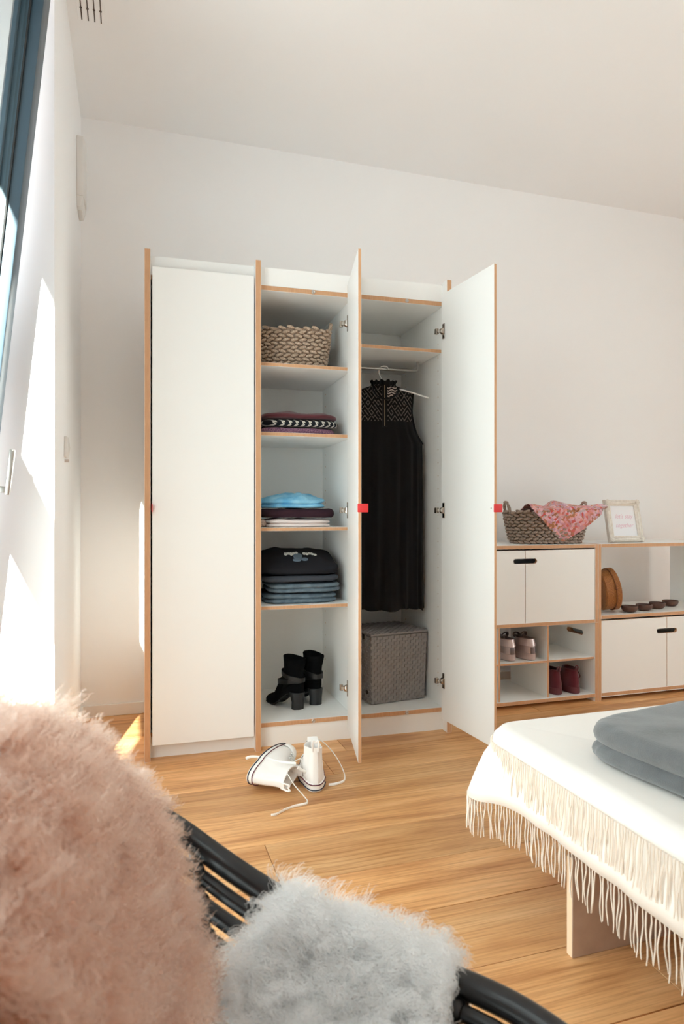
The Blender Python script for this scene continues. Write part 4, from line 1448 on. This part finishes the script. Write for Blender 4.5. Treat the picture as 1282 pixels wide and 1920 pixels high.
bowl_prof = [(0.004, 0.0), (0.024, 0.0), (0.034, 0.005), (0.043, 0.016), (0.046, 0.028), (0.0445, 0.036), (0.042, 0.036), (0.041, 0.027), (0.036, 0.014), (0.024, 0.006), (0.003, 0.005)]
BL = ['dark wooden bowl standing next to the round rattan bag', 'dark wooden bowl, second in the row from the rattan bag', 'dark wooden bowl, third in the row from the rattan bag', 'dark wooden bowl at the far end of the row from the rattan bag']
for i, (x, y) in enumerate(((2.672, 0.235), (2.800, 0.262), (2.930, 0.300), (3.080, 0.355))):
    b = MB().lathe(bowl_prof, 28).build('wooden_bowl', 'walnut', None, smooth=True, angle=60)
    b.location = (x, y, 0.4735)
    b.rotation_euler = (0, 0, i)
    tag(b, BL[i], 'bowl', 'small wooden bowls in the open shelf')

# ------------------------------------------------------------------ bed
bed = thing('bed', 'low bed with pale plywood panel legs under the cream throw', 'bed', (1.9, -2.2, 0.0))
bi = Matrix.Translation(bed.location).inverted()
def bedpart(o):
    o.data.transform(bi)
    o.parent = bed
    return o
for y in (-1.572, -3.0):
    o = MB()
    o.box(0.930, 2.85, y, y + 0.022, 0.0, 0.235, 0, mx=1)
    bedpart(o.build('leg_panel', ['ply', 'ply_edge'], bevel=0.0015, segs=1))
o = MB().box(1.16, 1.182, -3.5, -1.573, 0.03, 0.2349, 0)
bedpart(MB().box(1.6, 1.622, -2.979, -1.573, 0.03, 0.2349).build('cross_panel', 'ply'))
bedpart(MB().box(0.955, 2.85, -3.40, -1.195, 0.2352, 0.275).build('slat_base', 'ply', bevel=0.003))
bedpart(MB().box(0.965, 2.84, -3.39, -1.205, 0.2755, 0.424).build('mattress', 'mattress', bevel=0.035, segs=4))

th_ = thing('fringed_throw', 'cream wool throw with long fringe hanging over the bed corner', 'throw', (1.0, -1.5, 0.42))
ti = Matrix.Translation(th_.location).inverted()


def throw_layer(name, ex, inset, drop_fn, zt, flare_fn, ylast=-3.3):
    """top sheet with a rounded corner and a hanging border; returns hem curve"""
    r = 0.10
    cx_, cy_ = ex + r, -1.165 - r + ex * 0 - inset
    path = []
    for i in range(24):
        path.append((2.7 - (2.7 - cx_) * i / 24.0, cy_ + r, Vector((0, 1, 0))))
    for i in range(13):
        a = PI / 2 + PI / 2 * i / 12
        path.append((cx_ + r * math.cos(a), cy_ + r * math.sin(a), Vector((math.cos(a), math.sin(a), 0))))
    for i in range(1, 81):
        path.append((ex, cy_ - (cy_ - ylast) * i / 80.0, Vector((-1, 0, 0))))
    rows, hem = [], []
    for (x, y, nrm) in path:
        d = drop_fn(x, y)
        fl_ = flare_fn(x, y)
        wv = 0.002 * math.sin(x * 23 + y * 31) + 0.0015 * math.sin(y * 57 + x * 11)
        row = []
        e0 = Vector((x, y, zt)) - nrm * 0.096
        for f_ in (0.0, 0.4, 0.7, 0.88):
            row.append(Vector((1.7, -2.2, zt)).lerp(e0, f_) + Vector((0, 0, 0.002 * nz(x * 4 * f_, y * 4 * f_, 1.0))))
        for s in (0.096, 0.082, 0.068, 0.054):
            row.append(Vector((x, y, zt)) - nrm * s + Vector((0, 0, 0.002 * nz(x * 5, y * 5, s * 9))))
        for a in (0.0, 0.35, 0.7, 1.0):
            row.append(Vector((x, y, zt)) + nrm * (-0.045 + 0.045 * math.sin(a * PI / 2)) + Vector((0, 0, -0.040 * (1 - math.cos(a * PI / 2)))))
        for q in (0.25, 0.5, 0.75, 1.0):
            row.append(Vector((x, y, zt - 0.040 - d * q)) + nrm * (fl_ * q ** 0.75 + wv * q))
        if d <= 0.001:
            row = row[:12]
        rows.append(row)
        hem.append((row[-1], nrm, y, x))
    g = MB()
    g.loft(rows, 0, closed=False)
    o = g.build(name, 'throw', None, smooth=True, angle=70, solid=0.004)
    o.data.transform(ti)
    o.parent = th_
    return hem


def drop_low(x, y):
    c = math.hypot(x - 0.93, y + 1.18)
    return 0.124 + 0.030 * math.exp(-(c / 0.12) ** 2)


def flare_low(x, y):
    c = math.hypot(x - 0.93, y + 1.20)
    return 0.012 + 0.062 * math.exp(-(c / 0.11) ** 2)


hem_low = throw_layer('lower_layer', 0.918, 0.0, drop_low, 0.432, flare_low)
hem_up = throw_layer('upper_layer', 0.914, 0.004, lambda x, y: 0.0, 0.438, lambda x, y: 0.0)

tassels = []
for q in range(8):
    rnd = random.Random(q)
    L_ = 0.092 + 0.010 * rnd.random()
    pts = [(0, 0, 0.004)]
    ax_, ay_ = rnd.uniform(-0.004, 0.004), rnd.uniform(-0.003, 0.003)
    for i in range(1, 7):
        s = i / 6
        pts.append((ax_ * s + 0.0018 * math.sin(s * 7 + q), ay_ * s + 0.0015 * math.sin(s * 6 + q * 2), -L_ * s))
    tassels.append(MB().tube(pts, [0.0016, 0.0020, 0.0020, 0.0019, 0.0019, 0.0018, 0.0013], 5).build('tassel', 'fringe', th_, smooth=True))
protos = [o.data for o in tassels]
for o in tassels:
    bpy.data.objects.remove(o)


def fringe(hem, spacing, out, kmin, kmax, tilt):
    acc = 0.0
    for (p, n1, y1, x1), (q, n2, y2, x2) in zip(hem, hem[1:]):
        if not (kmin(x1, y1)):
            continue
        seg = (q - p).length
        while acc < seg:
            f = acc / seg
            pos = p.lerp(q, f)
            nrm = n1.lerp(n2, f).normalized()
            o = bpy.data.objects.new('tassel', random.choice(protos))
            COL.objects.link(o)
            o.parent = th_
            loc = pos + nrm * out
            o.location = ti @ loc
            ang = math.atan2(nrm.y, nrm.x) + PI / 2
            o.rotation_euler = (random.uniform(-0.04, 0.04) + tilt, random.uniform(-0.06, 0.06), ang)
            acc += spacing * random.uniform(0.75, 1.25)
        acc -= seg


fringe(hem_low, 0.0112, 0.0, lambda x, y: y > -2.25 and x < 1.10, None, 0.0)
fringe(hem_up, 0.0085, 0.006, lambda x, y: y > -2.25 and x < 1.02, None, -0.06)


# folded grey fleece blanket
def fleece(label):
    t = thing('fleece_blanket', label, 'blanket', (1.445, -1.79, 0.442), math.radians(9))
    def slab(name, hw, hd, z0, z1, cx_, cy_, seed):
        rings = []
        NS = 72
        for i in range(9):
            a = -PI / 2 + PI * i / 8
            ins = 0.030 * (1 - math.cos(a))
            z = (z0 + z1) / 2 + (z1 - z0) / 2 * math.sin(a)
            rings.append([(cx_ + super_pt(2 * PI * j / NS, hw - ins, hd - ins, 9)[0] + 0.005 * nz(j * 0.7, seed, z * 20), cy_ + super_pt(2 * PI * j / NS, hw - ins, hd - ins, 9)[1] + 0.005 * nz(j * 0.6, seed + 4, 0), z + (0.004 * nz(j * 0.45, seed, 8) if i > 3 else 0)) for j in range(NS)])
        for q in (0.9, 0.7, 0.45, 0.2, 0.03):
            rings.append([(cx_ + (x - cx_) * q, cy_ + (y - cy_) * q, z1 + 0.010 * (1 - q) + 0.010 * nz(x * 9 * q, y * 9 * q, seed)) for x, y, z in rings[8]])
        MB().loft(rings, 0, True, True).build(name, 'fleece', t, smooth=True, angle=70)
    slab('lower_fold', 0.40, 0.36, 0.002, 0.048, 0.0, 0.0, 1)
    slab('upper_fold', 0.398, 0.355, 0.040, 0.096, 0.000, 0.004, 5)
    return t


fleece('grey fleece blanket folded in two on the cream bed throw')

# ------------------------------------------------------------------ rattan chair with sheepskins
CC = Vector((0.12, -2.28, 0.0))
chair = thing('rattan_chair', 'black bent rattan lounge chair under two sheepskins', 'chair', CC)
rim_pts = [(-0.15, -1.98, 0.76), (-0.04, -1.845, 0.605), (0.02, -1.835, 0.552), (0.085, -1.895, 0.518), (0.155, -1.95, 0.484), (0.26, -2.03, 0.442), (0.365, -2.105, 0.424), (0.425, -2.19, 0.418),
           (0.46, -2.34, 0.420), (0.43, -2.50, 0.435), (0.31, -2.64, 0.46), (0.10, -2.70, 0.53), (-0.08, -2.62, 0.64), (-0.19, -2.42, 0.80), (-0.22, -2.20, 0.85)]
rim = catmull(rim_pts, 8, True)
ci = Matrix.Translation(CC).inverted()
MB().tube([ci @ p for p in rim], 0.0180, 14, closed=True).build('rim', 'cane', chair, smooth=True)
rc = Vector((0.10, -2.28, 0.27))
for kk, s in enumerate((0.925, 0.86, 0.785, 0.70, 0.60, 0.48, 0.33)):
    pts = []
    for i, p in enumerate(rim[::2]):
        d = p - rc
        wob = 0.006 * math.sin(i * 0.35 + kk * 2.1)
        pts.append(ci @ Vector((rc.x + d.x * (s + wob), rc.y + d.y * (s + wob), rc.z + d.z * s ** 1.9)))
    MB().tube(pts, 0.0108 + 0.0015 * (kk % 2), 9, closed=True).build('cane', 'cane', chair, smooth=True)
for i in range(0, len(rim), 10):
    p = rim[(i + 8) % len(rim)]
    d = p - rc
    pts = [ci @ Vector((rc.x + d.x * s, rc.y + d.y * s, rc.z + d.z * s ** 1.9 - 0.012)) for s in (1.0, 0.925, 0.86, 0.785, 0.70, 0.60, 0.48, 0.33, 0.15)]
    MB().tube(pts, 0.008, 8).build('rib', 'cane', chair, smooth=True)
    for s in (0.925, 0.86, 0.785):
        c = Vector((rc.x + d.x * s, rc.y + d.y * s, rc.z + d.z * s ** 1.9))
        MB().lathe([(0.013, -0.008), (0.0165, -0.004), (0.0165, 0.004), (0.013, 0.008)], 10, 0, Matrix.Translation(ci @ c) @ Matrix.Rotation(math.atan2(d.y, d.x), 4, 'Z') @ Matrix.Rotation(PI / 2, 4, 'X')).build('binding', 'cane', chair, smooth=True)
basering = [(rc.x + 0.24 * math.cos(a), rc.y + 0.24 * math.sin(a), 0.015) for a in [2 * PI * i / 32 for i in range(32)]]
MB().tube([ci @ Vector(p) for p in basering], 0.015, 10, closed=True).build('base_ring', 'cane', chair, smooth=True)
for i in range(6):
    a = 2 * PI * i / 6 + 0.3
    MB().tube([ci @ Vector((rc.x + 0.24 * math.cos(a), rc.y + 0.24 * math.sin(a), 0.015)), ci @ Vector((rc.x + 0.12 * math.cos(a), rc.y + 0.12 * math.sin(a), 0.15)), ci @ Vector((rc.x + 0.15 * math.cos(a), rc.y + 0.15 * math.sin(a), 0.30))], 0.012, 10).build('leg', 'cane', chair, smooth=True)


def pelt(name, label, grid_pts, mt, count, length, children, seed):
    """grid_pts: rows of control points; smooth sheet grown with curly wool"""
    nr, nc = len(grid_pts), len(grid_pts[0])
    rows = [catmull(r, 5) for r in grid_pts]
    cols = []
    for j in range(len(rows[0])):
        cols.append(catmull([r[j] for r in rows], 5))
    g = MB()
    g.add([p for c in cols for p in c], [(i * len(cols[0]) + j, (i + 1) * len(cols[0]) + j, (i + 1) * len(cols[0]) + j + 1, i * len(cols[0]) + j + 1) for i in range(len(cols) - 1) for j in range(len(cols[0]) - 1)])
    o = g.build(name, [mt.replace('fur', 'hide'), mt], None, smooth=True, angle=80, fix=False)
    # normals must look up / outwards
    me = o.data
    s = sum(p.normal.z * p.area for p in me.polygons)
    if s < 0:
        me.flip_normals()
    tag(o, label, 'sheepskin')
    md = o.modifiers.new('wool', 'PARTICLE_SYSTEM')
    ps = o.particle_systems[0]
    ps.seed = seed
    st = ps.settings
    st.type = 'HAIR'
    st.material = 2
    st.count = count
    st.hair_step = 5
    st.hair_length = length
    st.use_advanced_hair = True
    st.normal_factor = 0.022
    st.factor_random = 0.006
    st.brownian_factor = 0.006
    st.hair_length = length
    st.child_type = 'INTERPOLATED'
    st.rendered_child_count = children
    st.child_percent = 2
    st.child_length = 1.0
    st.child_length_threshold = 0.2
    st.roughness_1 = 0.010
    st.roughness_1_size = 0.5
    st.roughness_2 = 0.020
    st.roughness_2_size = 0.8
    st.roughness_endpoint = 0.012
    st.clump_factor = 0.55
    st.kink = 'CURL'
    st.kink_amplitude = 0.011
    st.kink_frequency = 2.6
    st.kink_shape = 0.1
    st.display_step = 4
    st.render_step = 5
    st.root_radius = 1.0
    st.tip_radius = 0.35
    st.radius_scale = 0.0009
    return o


V = Vector
pink = [
    [V((-0.285, -2.50, 0.56)), V((-0.285, -2.28, 0.60)), V((-0.275, -2.10, 0.60)), V((-0.21, -1.95, 0.52)), V((-0.12, -1.85, 0.44))],
    [V((-0.230, -2.48, 0.75)), V((-0.240, -2.26, 0.80)), V((-0.215, -2.10, 0.79)), V((-0.155, -1.995, 0.710)), V((-0.075, -1.905, 0.600))],
    [V((-0.155, -2.44, 0.73)), V((-0.165, -2.26, 0.78)), V((-0.145, -2.13, 0.76)), V((-0.100, -2.035, 0.685)), V((-0.055, -1.955, 0.585))],
    [V((-0.105, -2.40, 0.62)), V((-0.105, -2.27, 0.66)), V((-0.085, -2.17, 0.64)), V((-0.060, -2.09, 0.59)), V((-0.030, -2.02, 0.53))],
    [V((-0.060, -2.36, 0.47)), V((-0.055, -2.28, 0.50)), V((-0.040, -2.20, 0.50)), V((-0.025, -2.13, 0.48)), V((-0.010, -2.08, 0.455))],
]
pelt('sheepskin', 'rose-beige curly sheepskin over the back of the black chair', pink, 'fur_pink', 2400, 0.055, 26, 3)
white = [
    [V((0.185, -1.915, 0.385)), V((0.240, -1.950, 0.37)), V((0.31, -2.005, 0.355)), V((0.385, -2.075, 0.345))],
    [V((0.150, -1.975, 0.482)), V((0.215, -2.005, 0.462)), V((0.290, -2.060, 0.446)), V((0.350, -2.115, 0.434))],
    [V((0.045, -2.075, 0.445)), V((0.125, -2.090, 0.432)), V((0.215, -2.135, 0.425)), V((0.295, -2.195, 0.414))],
    [V((0.000, -2.155, 0.430)), V((0.080, -2.180, 0.422)), V((0.180, -2.22, 0.418)), V((0.275, -2.27, 0.410))],
    [V((-0.030, -2.28, 0.425)), V((0.045, -2.32, 0.420)), V((0.15, -2.37, 0.418)), V((0.255, -2.41, 0.412))],
]
white = [[p + V((-0.02, 0.0, 0.0)) for p in r] for r in white]
pelt('sheepskin', 'white curly sheepskin on the seat of the black chair', white, 'fur_white', 2400, 0.042, 20, 5)
